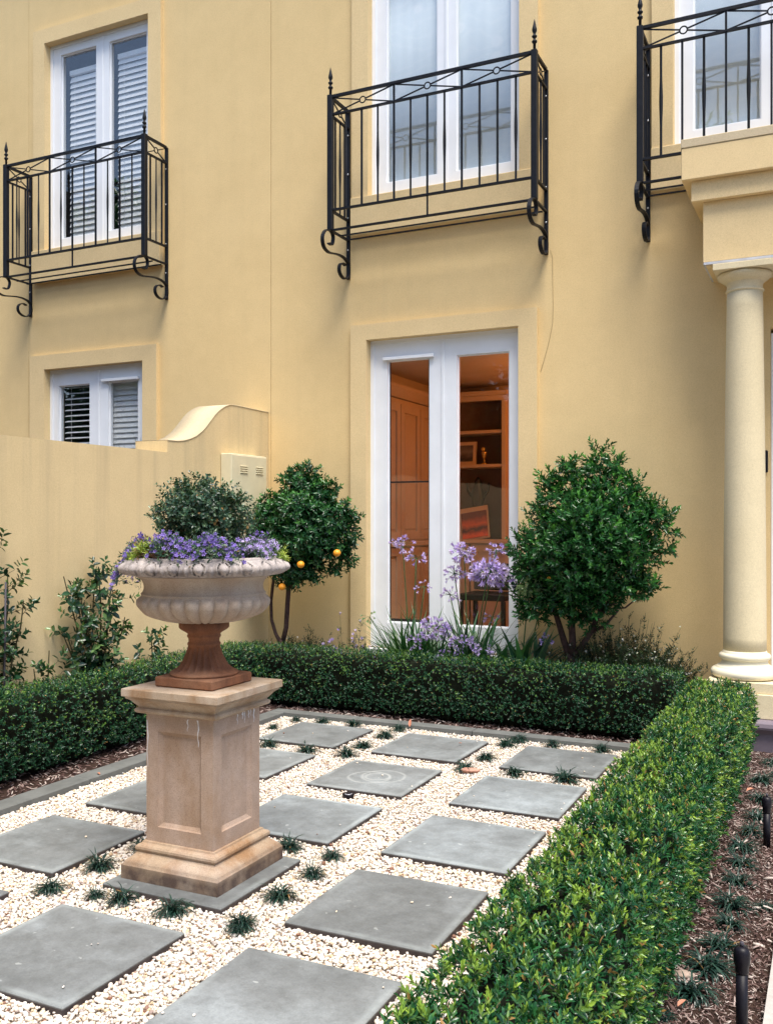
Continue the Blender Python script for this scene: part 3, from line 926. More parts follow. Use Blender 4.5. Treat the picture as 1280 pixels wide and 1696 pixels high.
for i, (a, b) in enumerate(UP):
    c = (a + b) / 2
    ww = b - a
    gl = [(a + .135, a + .135 + .475), (a + .78, b - .10)]
    window('window', a + .001, b - .001, UZ[0] + .001, UZ[1] - .001, gl, M['glass'], (4.44, 6.345))
window('window', LO[0] + .001, LO[1] - .001, LO[2] + .001, LO[3] - .001, [(-7.281, -6.863), (-6.617, -6.238)], M['glass'], (1.7, 2.918))
fd = window('french_door', DO[0] + .001, DO[1] - .001, DO[2] + .001, DO[3] - .001, [(-3.505, -3.11), (-2.863, -2.405)], M['glassdoor'], (0.635, 2.90))
# awning sash bars with small returns, dark seals
for f, x0, x1, z in ((fd, -3.535, -3.063, 2.898), (None, -6.685, -6.215, 2.918)):
    par = fd if f else [o for o in house.children if o.name.startswith('window') and 'surround' not in o.name][-1]
    obj('drip_bar', MB().box((x0, .025, z), (x1, .06 - .013, z + .028), .003), M['white'], par)
mb = MB()
for g in ((-3.505, -3.11),):
    mb.box((g[0] + .012, .085, .637), (g[0] + .02, .093, 2.898)); mb.box((g[1] - .020, .085, .637), (g[1] - .012, .093, 2.898)); mb.box((g[0] + .02, .085, .647), (g[1] - .02, .093, .67))
    mb.box((g[0] + .02, .082, 1.842), (g[1] - .02, .093, 1.856))
obj('insect_screen_frame', mb, M['blackwood'], fd)
obj('threshold', MB().box((-3.66, -.05, .38), (-2.30, .058, .42), .005), M['white'], fd)

# balconies ----------------------------------------------------------------
def balcony(cx, label):
    rt = bpy.data.objects.new('balcony', None); COL.objects.link(rt); rt.parent = house
    rt.location = (cx, 0, .045 if cx < -5 else .018); rt['label'] = label
    hw = .885; D = .335
    I = M['iron']
    for sx in (-1, 1):
        x = sx * hw
        p = MB().box((x - .023, -D - .023, 3.945), (x + .023, -D + .023, 5.085), .004)
        obj('post', p, I, rt)
        fp = [(.011, 0), (.011, .05), (.019, .055), (.021, .066), (.012, .075), (.009, .088), (.017, .094), (.021, .104), (.012, .112), (.010, .125), (.018, .142), (.019, .155), (.012, .185), (.006, .215), (.001, .235)]
        obj('finial', MB().lathe(fp, 12, (x, -D, 5.086)), I, rt)
        leg = MB().box((x - .016, -.022, 3.605), (x + .016, -.003, 5.07), .002)
        lo = obj('wall_strap', leg, I, rt)
        for z in (3.86, 4.14, 4.52, 4.86):
            obj('bolt', MB().ball((x, -.024, z), .008, 8, 5, (1, .7, 1)), M['bolt'], rt)
        S_ = [(-.035, -.115), (.015, -.118), (.038, -.085), (.045, -.04), (.02, -.008), (-.02, -.003), (-.07, -.012), (-.115, -.045), (-.14, -.09), (-.135, -.14), (-.105, -.176), (-.05, -.192), (0, -.19), (.08, -.176), (.157, -.167), (.22, -.168), (.28, -.18), (.318, -.205), (.328, -.24), (.328, -.28), (.312, -.315), (.27, -.345), (.22, -.348), (.175, -.33), (.152, -.30), (.155, -.26), (.185, -.232), (.225, -.222), (.262, -.232)]
        # smooth by Catmull-Rom
        pts = []
        for i in range(len(S_) - 1):
            a0 = S_[max(i - 1, 0)]; a1 = S_[i]; a2 = S_[i + 1]; a3 = S_[min(i + 2, len(S_) - 1)]
            for u in (0, .5):
                q = [.5 * (2 * a1[k] + (a2[k] - a0[k]) * u + (2 * a0[k] - 5 * a1[k] + 4 * a2[k] - a3[k]) * u * u + (3 * a1[k] - a0[k] - 3 * a2[k] + a3[k]) * u ** 3) for k in (0, 1)]
                pts.append((x, -D + q[0], 3.945 + q[1]))
        pts.append((x, -D + S_[-1][0], 3.945 + S_[-1][1]))
        obj('scroll_bracket', MB().ribbon(pts, .032, .009), I, rt)
    zt, z2, zb, zl = 5.07, 4.918, 4.115, 3.945
    rl = MB()
    for z, h in ((zt, .022), (z2, .014), (zb, .016), (zl, .014)):
        rl.box((-hw + .024, -D - .013, z - h / 2), (hw - .024, -D + .013, z + h / 2))
        for sx in (-1, 1):
            rl.box((sx * hw - .012, -D + .024, z - h / 2 + .001), (sx * hw + .012, -.023, z + h / 2 + .001))
    obj('rail', rl, I, rt)
    sh = MB()
    for y in (-.205, -.075):
        sh.box((-hw + .013, y - .008, zl - .018), (hw - .013, y + .008, zl - .008))
    obj('shelf_bars', sh, I, rt)
    xs_ = [-hw + 2 * hw * k / 12 for k in range(13)]
    for k in range(1, 12):
        x = xs_[k]
        b_ = MB()
        top = zt - .011 if k in (4, 8) else z2 - .007
        if k % 2 == 1:
            zz = [zb + .008] + [zb + .4 + .028 * q for q in range(-7, 8)] + [top]
            prof = []
            for q, z in enumerate(zz):
                u = (z - (zb + .4)) / .2
                r_ = .0092 + (.0045 * (math.cos(min(1, abs(u)) * math.pi) * .5 + .5))
                prof.append((r_, z))
            b_.lathe(prof, 4, (x, -D, 0), disp=lambda r_, z, t, j: (r_, z), smooth=False)
        else:
            b_.box((x - .0078, -D - .0068, zb + .008), (x + .0068, -D + .0068, z2 - .007))
            if k in (4, 8): b_.box((x - .0078, -D - .0068, z2 + .007), (x + .0068, -D + .0068, top))
            if k == 6: b_.box((x - .006, -D - .006, zl + .007), (x + .006, -D + .006, zb - .008))
        obj('baluster', b_, I, rt)
    for sx in (-1, 1):
        for k in (1, 2, 3):
            y = -D + D * k / 4
            b_ = MB()
            if k == 2:
                prof = [(.0082 + .0045 * (math.cos(min(1, abs((z - zb - .4) / .2)) * math.pi) * .5 + .5), z) for z in [zb + .01] + [zb + .4 + .028 * q for q in range(-7, 8)] + [z2 - .006]]
                b_.lathe(prof, 4, (sx * hw, y, 0), smooth=False)
            else:
                b_.box((sx * hw - .0065, y - .0065, zb + .009), (sx * hw + .0065, y + .0065, z2 - .006))
            obj('baluster', b_, I, rt)
    # crossed panels with rings
    def cross(a, b, along):   # a, b scalars along x or y
        m_ = MB()
        za, zb_ = z2 + .006, zt - .012
        zc = (za + zb_) / 2; c = (a + b) / 2; rr = .026
        pos = (lambda s, z: (s, -D, z)) if along == 'x' else (lambda s, z: (along, s, z))
        L_ = math.hypot((b - a) / 2, (zb_ - za) / 2)
        ux, uz = (b - a) / 2 / L_, (zb_ - za) / 2 / L_
        for s1, s2 in ((1, 1), (1, -1), (-1, 1), (-1, -1)):
            m_.bar(pos(c + s1 * ux * rr, zc + s2 * uz * rr), pos(c + s1 * ux * (L_ - .004), zc + s2 * uz * (L_ - .004)), .009)
        ring = [pos(c + rr * math.cos(t), zc + rr * math.sin(t)) for t in [2 * math.pi * q / 20 for q in range(21)]]
        m_.tube(ring, .0055, 6)
        obj('cross_panel', m_, I, rt)
    for a, b in ((0, 4), (4, 8), (8, 12)):
        cross(xs_[a] + (.024 if a == 0 else .008), xs_[b] - (.024 if b == 12 else .008), 'x')
    for sx in (-1, 1):
        cross(-D + .026, -.026, sx * hw)
    return rt
balcony(-6.712, 'leftmost black iron balcony')
balcony(-2.962, 'middle black iron balcony over the French door')
balcony(-0.402, 'right black iron balcony partly behind the porch roof')

# porch ---------------------------------------------------------------------
PY = -.60    # front face, local
ent = MB()
ent.box((-.961, PY, 3.845), (2.2, -.004, 4.062), .004)
ent.box((-.902, PY + .045, 3.705), (2.2, -.004, 3.8435), .003)
ent.box((-.83, PY + .09, 3.29), (2.2, -.004, 3.7035), .003)
obj('porch_entablature', ent, M['trim'], house)
obj('porch_coping', MB().box((-.964, PY - .004, 4.064), (2.2, -.004, 4.125), .004), M['cap'], house)
mb = MB().box((-.825, PY + .085, 3.272), (2.2, PY + .1, 3.2885)); mb.box((-.828, PY + .102, 3.272), (-.812, -.004, 3.2885))
obj('metal_flashing', mb, M['strip'], house)
obj('porch_soffit', MB().box((-.81, PY + .103, 3.262), (2.2, -.004, 3.287)), M['trim'], house)
colm = bpy.data.objects.new('column', None); COL.objects.link(colm); colm.parent = house; colm.location = (-.573, 6.94 - W, 0)
colm['label'] = 'cream round porch column'
obj('plinth', MB().box((-.225, -.225, .36), (.225, .225, .432), .004).box((-.245, -.245, .198), (.245, .245, .3595), .004), M['column'], colm)
tor = lambda R0, z0, r, n=8: [(R0 + r * math.cos(a), z0 + r * math.sin(a)) for a in [(-90 + 180 * k / n) * math.pi / 180 for k in range(n + 1)]]
base = [(.14, .433)] + tor(.190, .468, .034) + [(.188, .507), (.183, .512), (.165, .52), (.152, .535), (.147, .55), (.147, .556)] + tor(.148, .58, .022) + [(.146, .606), (.142, .62)]
obj('column_base', MB().lathe(base, 64), M['colbase'], colm)
sh = []
for k in range(25):
    u = k / 24
    sh.append((.1405 - .0235 * u ** 1.6, .605 + (3.085 - .605) * u))
obj('shaft', MB().lathe(sh, 64), M['column'], colm)
capp = [(.117, 3.084)] + tor(.117, 3.096, .009, 6) + [(.117, 3.107), (.117, 3.14), (.122, 3.145), (.122, 3.152), (.132, 3.156), (.155, 3.172), (.172, 3.19), (.178, 3.205), (.172, 3.214), (.15, 3.217)]
obj('capital', MB().lathe(capp, 64).box((-.19, -.19, 3.2175), (.19, .19, 3.261), .003), M['column'], colm)
# bluestone step
st = MB()
st.prism([(-.66, .125), (-.675, .14), (-.68, .155), (-.675, .18), (-.66, .196), (-.004, .196), (-.004, .112), (-.65, .112)], -.86, 2.2, 'X')
st.box((-.84, -.635, -.058), (2.2, -.004, .1115))
obj('porch_step', st, M['bluestone'], house)
# entrance door in its recess
ed = MB()
ed.box((EN[0] + .001, .045, EN[2] + .05), (EN[0] + .13, .14, EN[3] - .03), .004); ed.box((EN[1] - .11, .045, EN[2] + .05), (EN[1] - .02, .14, EN[3] - .03), .004)
ed.box((EN[0] + .131, .05, EN[3] - .13), (EN[1] - .111, .135, EN[3] - .03)); ed.box((EN[0] + .131, .08, EN[2] + .05), (EN[1] - .111, .125, EN[3] - .131))
dr = obj('entrance_door', ed, M['white'], house)
obj('threshold', MB().box((EN[0] + .01, .0, EN[2] - .01), (EN[1] - .01, .13, EN[2] + .048), .005), M['blackwood'], dr)
obj('intercom_plate', MB().box((-.497, -.018, 1.86), (-.445, -.001, 2.02), .006).box((-.49, -.024, 1.93), (-.452, -.0185, 2.0), .003), M['rubber'], house)
# hairline crack / old cable line running down from the middle balcony
cr = [(-2.045, -.002, 3.66), (-2.029, -.002, 3.60), (-2.027, -.002, 3.40), (-2.024, -.002, 3.2), (-2.028, -.002, 3.08), (-2.05, -.002, 2.97), (-2.072, -.002, 2.88), (-2.095, -.002, 2.80), (-2.127, -.002, 2.70)]
obj('cable', MB().tube(cr, .0018, 5), plain('old_cable', (0.42, 0.31, 0.16), 0.9), house)

# dark backing rooms behind blinds / curtains
def backing(x0, x1, z0, z1, dep, m, name='room_wall'):
    mb = MB()
    y0, y1 = .255, .255 + dep
    t_ = .02
    mb.box((x0, y1, z0), (x1, y1 + t_, z1)); mb.box((x0 - t_, y0, z0), (x0, y1, z1)); mb.box((x1, y0, z0), (x1 + t_, y1, z1))
    mb.box((x0, y0, z1), (x1, y1, z1 + t_)); mb.box((x0, y0, z0 - t_), (x1, y1, z0))
    return obj(name, mb, m, house)
for a, b in UP: backing(a - .1, b + .1, 4.2, 6.55, .8, M['dark'])
backing(LO[0] - .1, LO[1] + .1, 1.4, 3.2, .8, M['dark'])

# curtains and blinds (things of their own)
for i, lab in ((1, 'pale patterned lace curtain behind the middle upper window'), (2, 'pale patterned lace curtain behind the right upper window')):
    a, b = UP[i]
    mb = MB(); n = 90
    vs = []; fs = []
    for k in range(n + 1):
        x = a + .02 + (b - a - .04) * k / n
        y = .004 * math.sin(k * .35) + .0015 * math.sin(k * .9)
        vs += [(x, y, 0), (x, y, 2.12), (x, y + .004, 2.12), (x, y + .004, 0)]
    for k in range(n):
        for q in range(4):
            q2 = (q + 1) % 4
            fs.append((k * 4 + q, k * 4 + q2, k * 4 + 4 + q2, k * 4 + 4 + q))
    mb.add(vs, fs, True)
    o = obj('lace_curtain', mb, M['lace']); o.location = (0, W + .122, 4.33)
    tag(o, lab, 'curtain', 'lace curtains')
def blind(x0, x1, z0, z1, pitch, wd, ang, label, y, m=None):
    t = thing('venetian_blind', label, 'blind', ((x0 + x1) / 2, y, z0))
    h = (x1 - x0) / 2; sl = MB()
    z = .03
    while z < z1 - z0 - .06:
        dy, dz = math.cos(R(ang)) * wd / 2, math.sin(R(ang)) * wd / 2
        sl.add([(-h, -dy, z - dz), (h, -dy, z - dz), (h, 0, z + .002), (-h, 0, z + .002), (h, dy, z + dz), (-h, dy, z + dz),
                (-h, -dy, z - dz - .004), (h, -dy, z - dz - .004), (h, 0, z - .002), (-h, 0, z - .002), (h, dy, z + dz - .004), (-h, dy, z + dz - .004)],
               [(0, 1, 2, 3), (3, 2, 4, 5), (6, 9, 8, 7), (9, 11, 10, 8), (0, 6, 7, 1), (4, 10, 11, 5), (0, 3, 9, 6), (3, 5, 11, 9), (1, 7, 8, 2), (2, 8, 10, 4)])
        z += pitch
    obj('slats', sl, m or M['blind'], t, recalc=False)
    obj('head_rail', MB().box((-h, -.02, z1 - z0 - .05), (h, .02, z1 - z0), .003), M['blind'], t)
    cd = MB()
    for x in (-h * .6, h * .6): cd.tube([(x, -wd / 2 - .004, 0), (x, -wd / 2 - .004, z1 - z0 - .05)], .0015, 4)
    obj('cord', cd, M['blind'], t)
blind(-7.20, -6.74, 4.40, 6.20, .060, .066, 70, 'grey white louvre blind in the left half of the upper left window', W + .15)
blind(-6.56, -6.05, 4.40, 6.24, .060, .066, 70, 'grey white louvre blind in the right half of the upper left window', W + .15)
blind(-7.26, -6.78, 1.6, 3.02, .058, .05, 22, 'open white venetian blind in left pane of the low left window', W + .15)
blind(-6.69, -6.14, 1.6, 3.02, .054, .056, 72, 'nearly closed white venetian blind in right pane of the low left window', W + .15)

# study seen through the French door ------------------------------------------
RX0, RX1, RYB, RZ0, RZ1 = -3.83, -1.4, 2.05, .42, 2.92
rm = MB(); t_ = .02
rm.box((RX0, RYB, RZ0), (RX1, RYB + t_, RZ1)); rm.box((RX0 - t_, .256, RZ0), (RX0, RYB, RZ1)); rm.box((RX1, .256, RZ0), (RX1 + t_, RYB, RZ1))
rm.box((RX0, .256, RZ1), (RX1, RYB, RZ1 + t_)); rm.box((RX0, .256, RZ0 - t_), (RX1, RYB, RZ0))
obj('study_walls', rm, M['warmwall'], house)
# tall panelled cupboard on the left side wall
cup = thing('cupboard', 'tall cream panelled cupboard seen in the left glass of the French door', 'cupboard', (RX0, W + .3, RZ0))
cb = MB().box((.002, 0, .002), (.10, 1.42, 2.25), .003)
obj('carcass', cb, M['warm'], cup)
obj('cornice', MB().prism([(.10, 2.26), (.16, 2.34), (.16, 2.37), (.002, 2.37), (.002, 2.26)], 0, 1.42, 'Y'), M['warm'], cup)
for k in range(3):
    y0 = .03 + k * .465; y1 = y0 + .45
    for z0, z1 in ((.92, 2.2), (.06, .84)):
        dm = MB()
        fw = .075
        dm.box((.102, y0, z0), (.120, y0 + fw, z1)); dm.box((.102, y1 - fw, z0), (.120, y1, z1))
        dm.box((.102, y0 + fw, z0), (.120, y1 - fw, z0 + fw)); dm.box((.102, y0 + fw, z1 - fw), (.120, y1 - fw, z1))
        dm.box((.103, y0 + fw + .02, z0 + fw + .02), (.114, y1 - fw - .02, z1 - fw - .02), .006)
        obj('door', dm, M['warm'], cup)
obj('counter_edge', MB().box((.101, 0, .855), (.15, 1.42, .90), .004), M['warm'], cup)
# bookcase on the rear wall
bc = thing('bookcase', 'warm lit built in bookcase seen in the right glass of the French door', 'bookcase', (-3.30, W + 1.72, RZ0))
obj('back_panel', MB().box((-.42, .30, 0), (.42, .32, 2.34)), plain('dark_shelf_back', (0.16, 0.10, 0.07), 0.7), bc)
obj('stile', MB().box((.27, 0, .9), (.315, .30, 2.36), .003), M['warm'], bc)
obj('stile', MB().box((-.46, 0, .9), (-.42, .30, 2.36), .003), M['warm'], bc)
for z in (1.64, 1.985): obj('shelf', MB().box((-.419, .02, z), (.269, .30, z + .032), .003), M['warm'], bc)
obj('cornice', MB().box((-.46, -.03, 2.362), (.34, .3, 2.41), .006).box((-.46, -.01, 2.31), (.34, .0, 2.36)), M['warm'], bc)
obj('counter', MB().box((-.46, -.12, .87), (.40, .32, .91), .006), M['warm'], bc)
for x0, x1 in ((-.44, -.04), (-.02, .38)):
    dm = MB().box((x0, -.08, .03), (x1, .3, .86)); fw = .07
    dm.box((x0, -.1, .03), (x0 + fw, -.081, .86)); dm.box((x1 - fw, -.1, .03), (x1, -.081, .86)); dm.box((x0 + fw, -.1, .79), (x1 - fw, -.081, .86)); dm.box((x0 + fw, -.1, .03), (x1 - fw, -.081, .1))
    obj('door', dm, M['warm'], bc)
def frame_pic(name, label, loc, wd, ht, lean, rz, art, inner=.022, mount=None):
    t = thing(name, label, 'picture', loc); t.rotation_euler = (R(-lean), 0, rz)
    f = MB()
    for a, b in (((-wd / 2, -.01, 0), (wd / 2, .01, inner)), ((-wd / 2, -.01, ht - inner), (wd / 2, .01, ht)), ((-wd / 2, -.01, inner), (-wd / 2 + inner, .01, ht - inner)), ((wd / 2 - inner, -.01, inner), (wd / 2, .01, ht - inner))):
        f.box(a, b)
    obj('frame', f, mount or M['warm'], t)
    obj('print', MB().box((-wd / 2 + inner, 0, inner), (wd / 2 - inner, .006, ht - inner)), art, t)
    return t
frame_pic('framed_picture', 'small framed dark seascape on the upper bookcase shelf', (-3.47, W + 1.83, RZ0 + 1.673), .26, .24, 6, 0,
          picture('seascape_print', [(0.0, (0.5, 0.45, 0.4)), (0.12, (0.03, 0.03, 0.04)), (0.2, (0.25, 0.22, 0.22)), (0.3, (0.06, 0.05, 0.06))]), .035)
bk_ = thing('open_book', 'leaning picture book with a red sunset on the study counter', 'book', (-3.33, W + 1.72, RZ0 + .912)); bk_.rotation_euler = (R(-22), R(-9), R(8))
obj('cover', MB().box((-.19, .012, 0), (.17, .03, .36), .004), M['warm'], bk_)
obj('page', MB().box((-.11, -.004, .015), (.155, .011, .30), .002), picture('sunset_print', [(0.0, (0.7, 0.08, 0.02)), (0.1, (0.8, 0.12, 0.02)), (0.16, (0.04, 0.01, 0.02)), (0.22, (0.7, 0.12, 0.03)), (0.3, (0.15, 0.02, 0.02))]), bk_)
ch = thing('candle_holder', 'small gold candle holder beside the framed seascape', 'ornament', (-3.24, W + 1.80, RZ0 + 1.673))
obj('stand', MB().lathe([(.03, 0), (.03, .01), (.008, .02), (.008, .06), (.02, .07), (.03, .12), (.028, .13)], 16), plain('gold', (0.75, 0.5, 0.15), 0.25, 0.5, 0.9), ch)
obj('finial', MB().ball((-.01, 0, .155), .024), plain('gold_ball', (0.8, 0.6, 0.2), 0.2, 0.5, 0.9), ch)
sc_ = thing('figurine', 'dark branching silhouette figurine behind the book', 'ornament', (-3.36, W + 1.94, RZ0 + .912))
fg = MB().lathe([(.05, 0), (.045, .3), (.07, .42), (.06, .5), (.035, .55), (.04, .6), (.01, .64)], 16)
for a in (-1, 1): fg.tube([(a * .05, 0, .42), (a * .11, 0, .5), (a * .12, 0, .58)], [.02, .016, .01], 8)
obj('body', fg, M['blackwood'], sc_)
chr_ = thing('chair', 'dark timber chair inside behind the purple flowers', 'chair', (-2.86, W + .85, RZ0))
cm = MB().box((-.22, -.2, .38), (.22, .22, .44), .01); obj('seat', cm, M['blackwood'], chr_)
obj('backrest', MB().box((-.22, .2, .45), (.22, .235, .70), .01), M['blackwood'], chr_)
for x in (-.2, .2):
    for y in (-.18, .2): obj('leg', MB().box((x - .018, y - .018, 0), (x + .018, y + .018, .378)), M['blackwood'], chr_)
# the study's lit ceiling lamp
lp = thing('ceiling_lamp', 'small lit warm ceiling lamp inside the study', 'lamp', (-1.9, W + 0.9, RZ1 - .005))
obj('lamp_body', MB().lathe([(.06, 0), (.06, -.03), (.045, -.05)], 20), M['white'], lp)
lm, lt, lpn = mat('lamp_glow'); lpn.inputs['Emission Color'].default_value = (1, .5, .2, 1); lpn.inputs['Emission Strength'].default_value = 12
obj('bulb', MB().ball((0, 0, -.07), .03), lm, lp)
pl = bpy.data.lights.new('study_light', 'POINT'); pl.energy = 11; pl.color = (1.0, .34, .07); pl.shadow_soft_size = .12
po = bpy.data.objects.new('study_light', pl); COL.objects.link(po); po.location = (-1.9, W + 0.9, 2.5)

# ------------------------------------------------------------------ garden wall
GXW = -4.675
gw = thing('garden_wall', 'ochre rendered garden wall with a swept up end at the left', 'wall', (GXW, 5.0, 0))
low = [(-5.5, -.2), (.86, -.2), (.86, 2.045), (-5.5, 2.045)]
obj('wall_body', MB().prism(low, -.32, -.0, 'X'), M['gwall'], gw)
og = [(.8625, -.2), (2.295, -.2), (2.295, 2.507), (1.80, 2.512), (1.728, 2.511), (1.68, 2.505), (1.631, 2.489), (1.58, 2.466), (1.527, 2.436), (1.475, 2.397), (1.425, 2.352), (1.36, 2.292), (1.302, 2.247), (1.22, 2.20), (1.142, 2.172), (1.06, 2.152), (.98, 2.143), (.8625, 2.14)]
mb = MB().prism(og[:], -.318, -.002, 'X')
obj('swept_end', mb, M['gwall'], gw)
cp = MB()
top_ = og[2:]
n = len(top_)
vs = [(-.322, y, z + .0025) for y, z in top_] + [(.002, y, z + .0025) for y, z in top_] + [(-.322, y, z - .004) for y, z in top_] + [(.002, y, z - .004) for y, z in top_]
fs = []
for k in range(n - 1):
    fs += [(k, k + 1, n + k + 1, n + k), (2 * n + k, 3 * n + k, 3 * n + k + 1, 2 * n + k + 1), (k, 2 * n + k, 2 * n + k + 1, k + 1), (n + k, n + k + 1, 3 * n + k + 1, 3 * n + k)]
cp.add(vs, fs, True)
obj('coping', cp, M['cap'], gw)
# meter box
mbx = thing('meter_box', 'cream metal meter box on the garden wall behind the topiary', 'meter box', (GXW, 6.83, 1.32))
obj('case', MB().box((.001, -.275, 0), (.11, .262, .762), .005), M['box'], mbx)
obj('door', MB().box((.111, -.262, .012), (.118, .25, .75), .003), M['box'], mbx)
vt = MB()
for y0 in (-.16, .08):
    for k in range(4): vt.box((.119, y0, .655 - k * .018), (.126, y0 + .11, .663 - k * .018), .002)
obj('vent_louvre', vt, M['box'], mbx)
obj('lock', MB().ball((.12, -.225, .38), .008, 8, 6), M['bolt'], mbx)

# ------------------------------------------------------------------ pedestal and urn
PC = (-2.477, 3.352)
ped = thing('pedestal', 'tan cast stone pedestal with recessed panels', 'pedestal', (*PC, 0.001))
cyb = [(.246, 0), (.246, .056), (.241, .061), (.238, .066), (.236, .070), (.231, .075), (.222, .082), (.212, .090), (.204, .098), (.199, .105), (.198, .108), (.203, .111), (.206, .118), (.205, .127), (.199, .134), (.190, .138), (.185, .141), (.182, .148), (.172, .1485)]
obj('base', MB().sqlathe(cyb), M['ped'], ped)
# shaft with a recessed panel on each face
sf = MB(); hs, z0, z1 = .172, .149, .684
mx_, zb0, zt0 = .112, z0 + .062, z1 - .068
for q in range(4):
    c_, s_ = round(math.cos(q * math.pi / 2)), round(math.sin(q * math.pi / 2))
    def Rq(x, y, z): return (x * c_ - y * s_, x * s_ + y * c_, z)
    O = [(-hs, z0), (hs, z0), (hs, z1), (-hs, z1)]
    A = [(-mx_, zb0), (mx_, zb0), (mx_, zt0), (-mx_, zt0)]
    B_ = [(-mx_ + .004, zb0 + .004), (mx_ - .004, zb0 + .004), (mx_ - .004, zt0 - .004), (-mx_ + .004, zt0 - .004)]
    C_ = [(-mx_ + .018, zb0 + .018), (mx_ - .018, zb0 + .018), (mx_ - .018, zt0 - .018), (-mx_ + .018, zt0 - .018)]
    vs = [Rq(x, -hs, z) for x, z in O] + [Rq(x, -hs, z) for x, z in A] + [Rq(x, -hs + .007, z) for x, z in B_] + [Rq(x, -hs + .016, z) for x, z in C_]
    fs = []
    for r0 in (0, 4, 8):
        for k in range(4):
            k2 = (k + 1) % 4
            fs.append((r0 + k, r0 + k2, r0 + 4 + k2, r0 + 4 + k))
    fs.append((12, 13, 14, 15))
    sf.add(vs, fs)
obj('shaft', sf, M['pedpanel'], ped, recalc=False)
cc = [(.172, .6845), (.176, .687), (.178, .690), (.194, .691), (.202, .694), (.207, .700), (.208, .706), (.204, .713), (.197, .716), (.196, .720), (.201, .725), (.208, .733), (.216, .744), (.226, .752), (.234, .756), (.236, .764), (.243, .765), (.246, .768), (.246, .796), (.243, .799)]
obj('cap', MB().sqlathe(cc), M['pedcap'], ped)
dr_ = MB()
for x, z, L_ in ((-.02, .672, .045), (.035, .67, .1), (.045, .66, .03)):
    pass
def drip(face, u, ztop, L_, wd):
    mb = MB()
    n = 7
    vs = []; fs = []
    for k in range(n):
        f = k / (n - 1); w_ = wd * (1 - .75 * f) * (1 + .3 * math.sin(k * 2.3 + u * 90)); dx = .003 * math.sin(k * 1.7 + u * 50)
        for s in (-1, 1):
            p = (u + dx + s * w_, -.1735, ztop - L_ * f) if face == 'f' else (.1735, u + dx + s * w_, ztop - L_ * f)
            vs.append(p)
    for k in range(n - 1): fs.append((2 * k, 2 * k + 1, 2 * k + 3, 2 * k + 2))
    return mb.add(vs, fs)
for f, u, zt_, L_, wd in (('f', .045, .680, .05, .003), ('f', .098, .680, .11, .0035), ('f', -.165, .66, .2, .003),
                          ('s', .0, .682, .045, .003), ('s', .04, .684, .03, .006), ('s', .055, .684, .05, .0035), ('s', .085, .684, .035, .004), ('s', .10, .684, .028, .003), ('s', .125, .685, .06, .005)):
    o = obj('lime_drip', drip(f, u, zt_, L_, wd), M['drip'], ped, recalc=False)

urn = thing('urn', 'large weathered stone urn with fluted bowl on a terracotta foot', 'urn', (*PC, 0.801))
z_ = lambda z: z - .801
pb = MB().box((-.149, -.149, 0), (.149, .149, .042), .006)
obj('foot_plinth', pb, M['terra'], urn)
NF = 20
stem = [(.143, .843), (.147, .848), (.147, .853), (.142, .857), (.136, .859), (.128, .864), (.116, .873), (.104, .885), (.094, .90), (.085, .918), (.077, .938), (.071, .956), (.068, .968), (.070, .970), (.072, .975), (.070, .980), (.067, .982), (.066, .990), (.067, 1.0), (.071, 1.004), (.073, 1.010), (.071, 1.015), (.069, 1.018), (.078, 1.026), (.092, 1.034), (.103, 1.040), (.108, 1.047), (.108, 1.068), (.10, 1.086)]
def sdisp(r_, z, t, j):
    if .859 < z < .967:
        e = min(1, (z - .859) / .01, (.967 - z) / .006)
        r_ = r_ * (1 - .15 * e * (abs(math.sin(NF * t / 2)) ** .8))
    if 1.035 < z < 1.066:
        r_ *= 1 - .03 * abs(math.sin(NF * t / 2))
    return r_, z_(z)
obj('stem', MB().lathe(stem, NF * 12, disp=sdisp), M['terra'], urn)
bowl = [(.05, 1.074), (.09, 1.075), (.12, 1.078), (.15, 1.082), (.18, 1.089), (.205, 1.097), (.228, 1.106), (.246, 1.116), (.260, 1.127), (.270, 1.139), (.276, 1.150), (.277, 1.162), (.275, 1.172), (.270, 1.180), (.266, 1.186), (.264, 1.190), (.266, 1.193), (.267, 1.197), (.263, 1.200), (.258, 1.206), (.255, 1.216), (.254, 1.228), (.256, 1.240), (.262, 1.252), (.272, 1.262), (.286, 1.270), (.302, 1.275)]
NG = 28
def bdisp(r_, z, t, j):
    if z < 1.188:
        e = min(1, (1.188 - z) / .014) * min(1, (r_ - .04) / .06)
        r_ = r_ * (1 + .075 * e * (abs(math.cos(NG * t / 2)) ** .6) - .04 * e)
        z = z - .006 * e * (abs(math.cos(NG * t / 2)) ** .6) * (1 if z < 1.12 else .3)
    return r_, z_(z)
obj('bowl', MB().lathe(bowl, NG * 12, disp=bdisp), M['urn'], urn)
rim = [(.300, 1.2755), (.315, 1.277), (.328, 1.281), (.338, 1.286), (.345, 1.292), (.350, 1.299), (.352, 1.306), (.351, 1.313), (.348, 1.320), (.344, 1.326), (.339, 1.332), (.333, 1.337), (.327, 1.341), (.320, 1.344), (.318, 1.348), (.312, 1.352), (.304, 1.354), (.297, 1.352), (.292, 1.346), (.290, 1.30), (.28, 1.27)]
NE = 22
def rdisp(r_, z, t, j):
    if 1 <= j <= 13:
        u = (t * NE / (2 * math.pi)) % 1 - .5
        v = (j - 7.0) / 6.6
        q = math.hypot(u / .33, v / .85)
        dd = 0
        if q < .62: dd = .012 * math.sqrt(max(0, 1 - (q / .62) ** 2)) + .002
        elif q < .72: dd = -.006
        elif q < 1.0: dd = .007 * math.sin((q - .72) / .28 * math.pi)
        elif abs(u) > .42 and v < .3: dd = .006
        else: dd = -.003
        e = min(1, (1 - abs(v)) * 4)
        r_ += dd * 1.7 * max(0, e)
    return r_, z_(z)
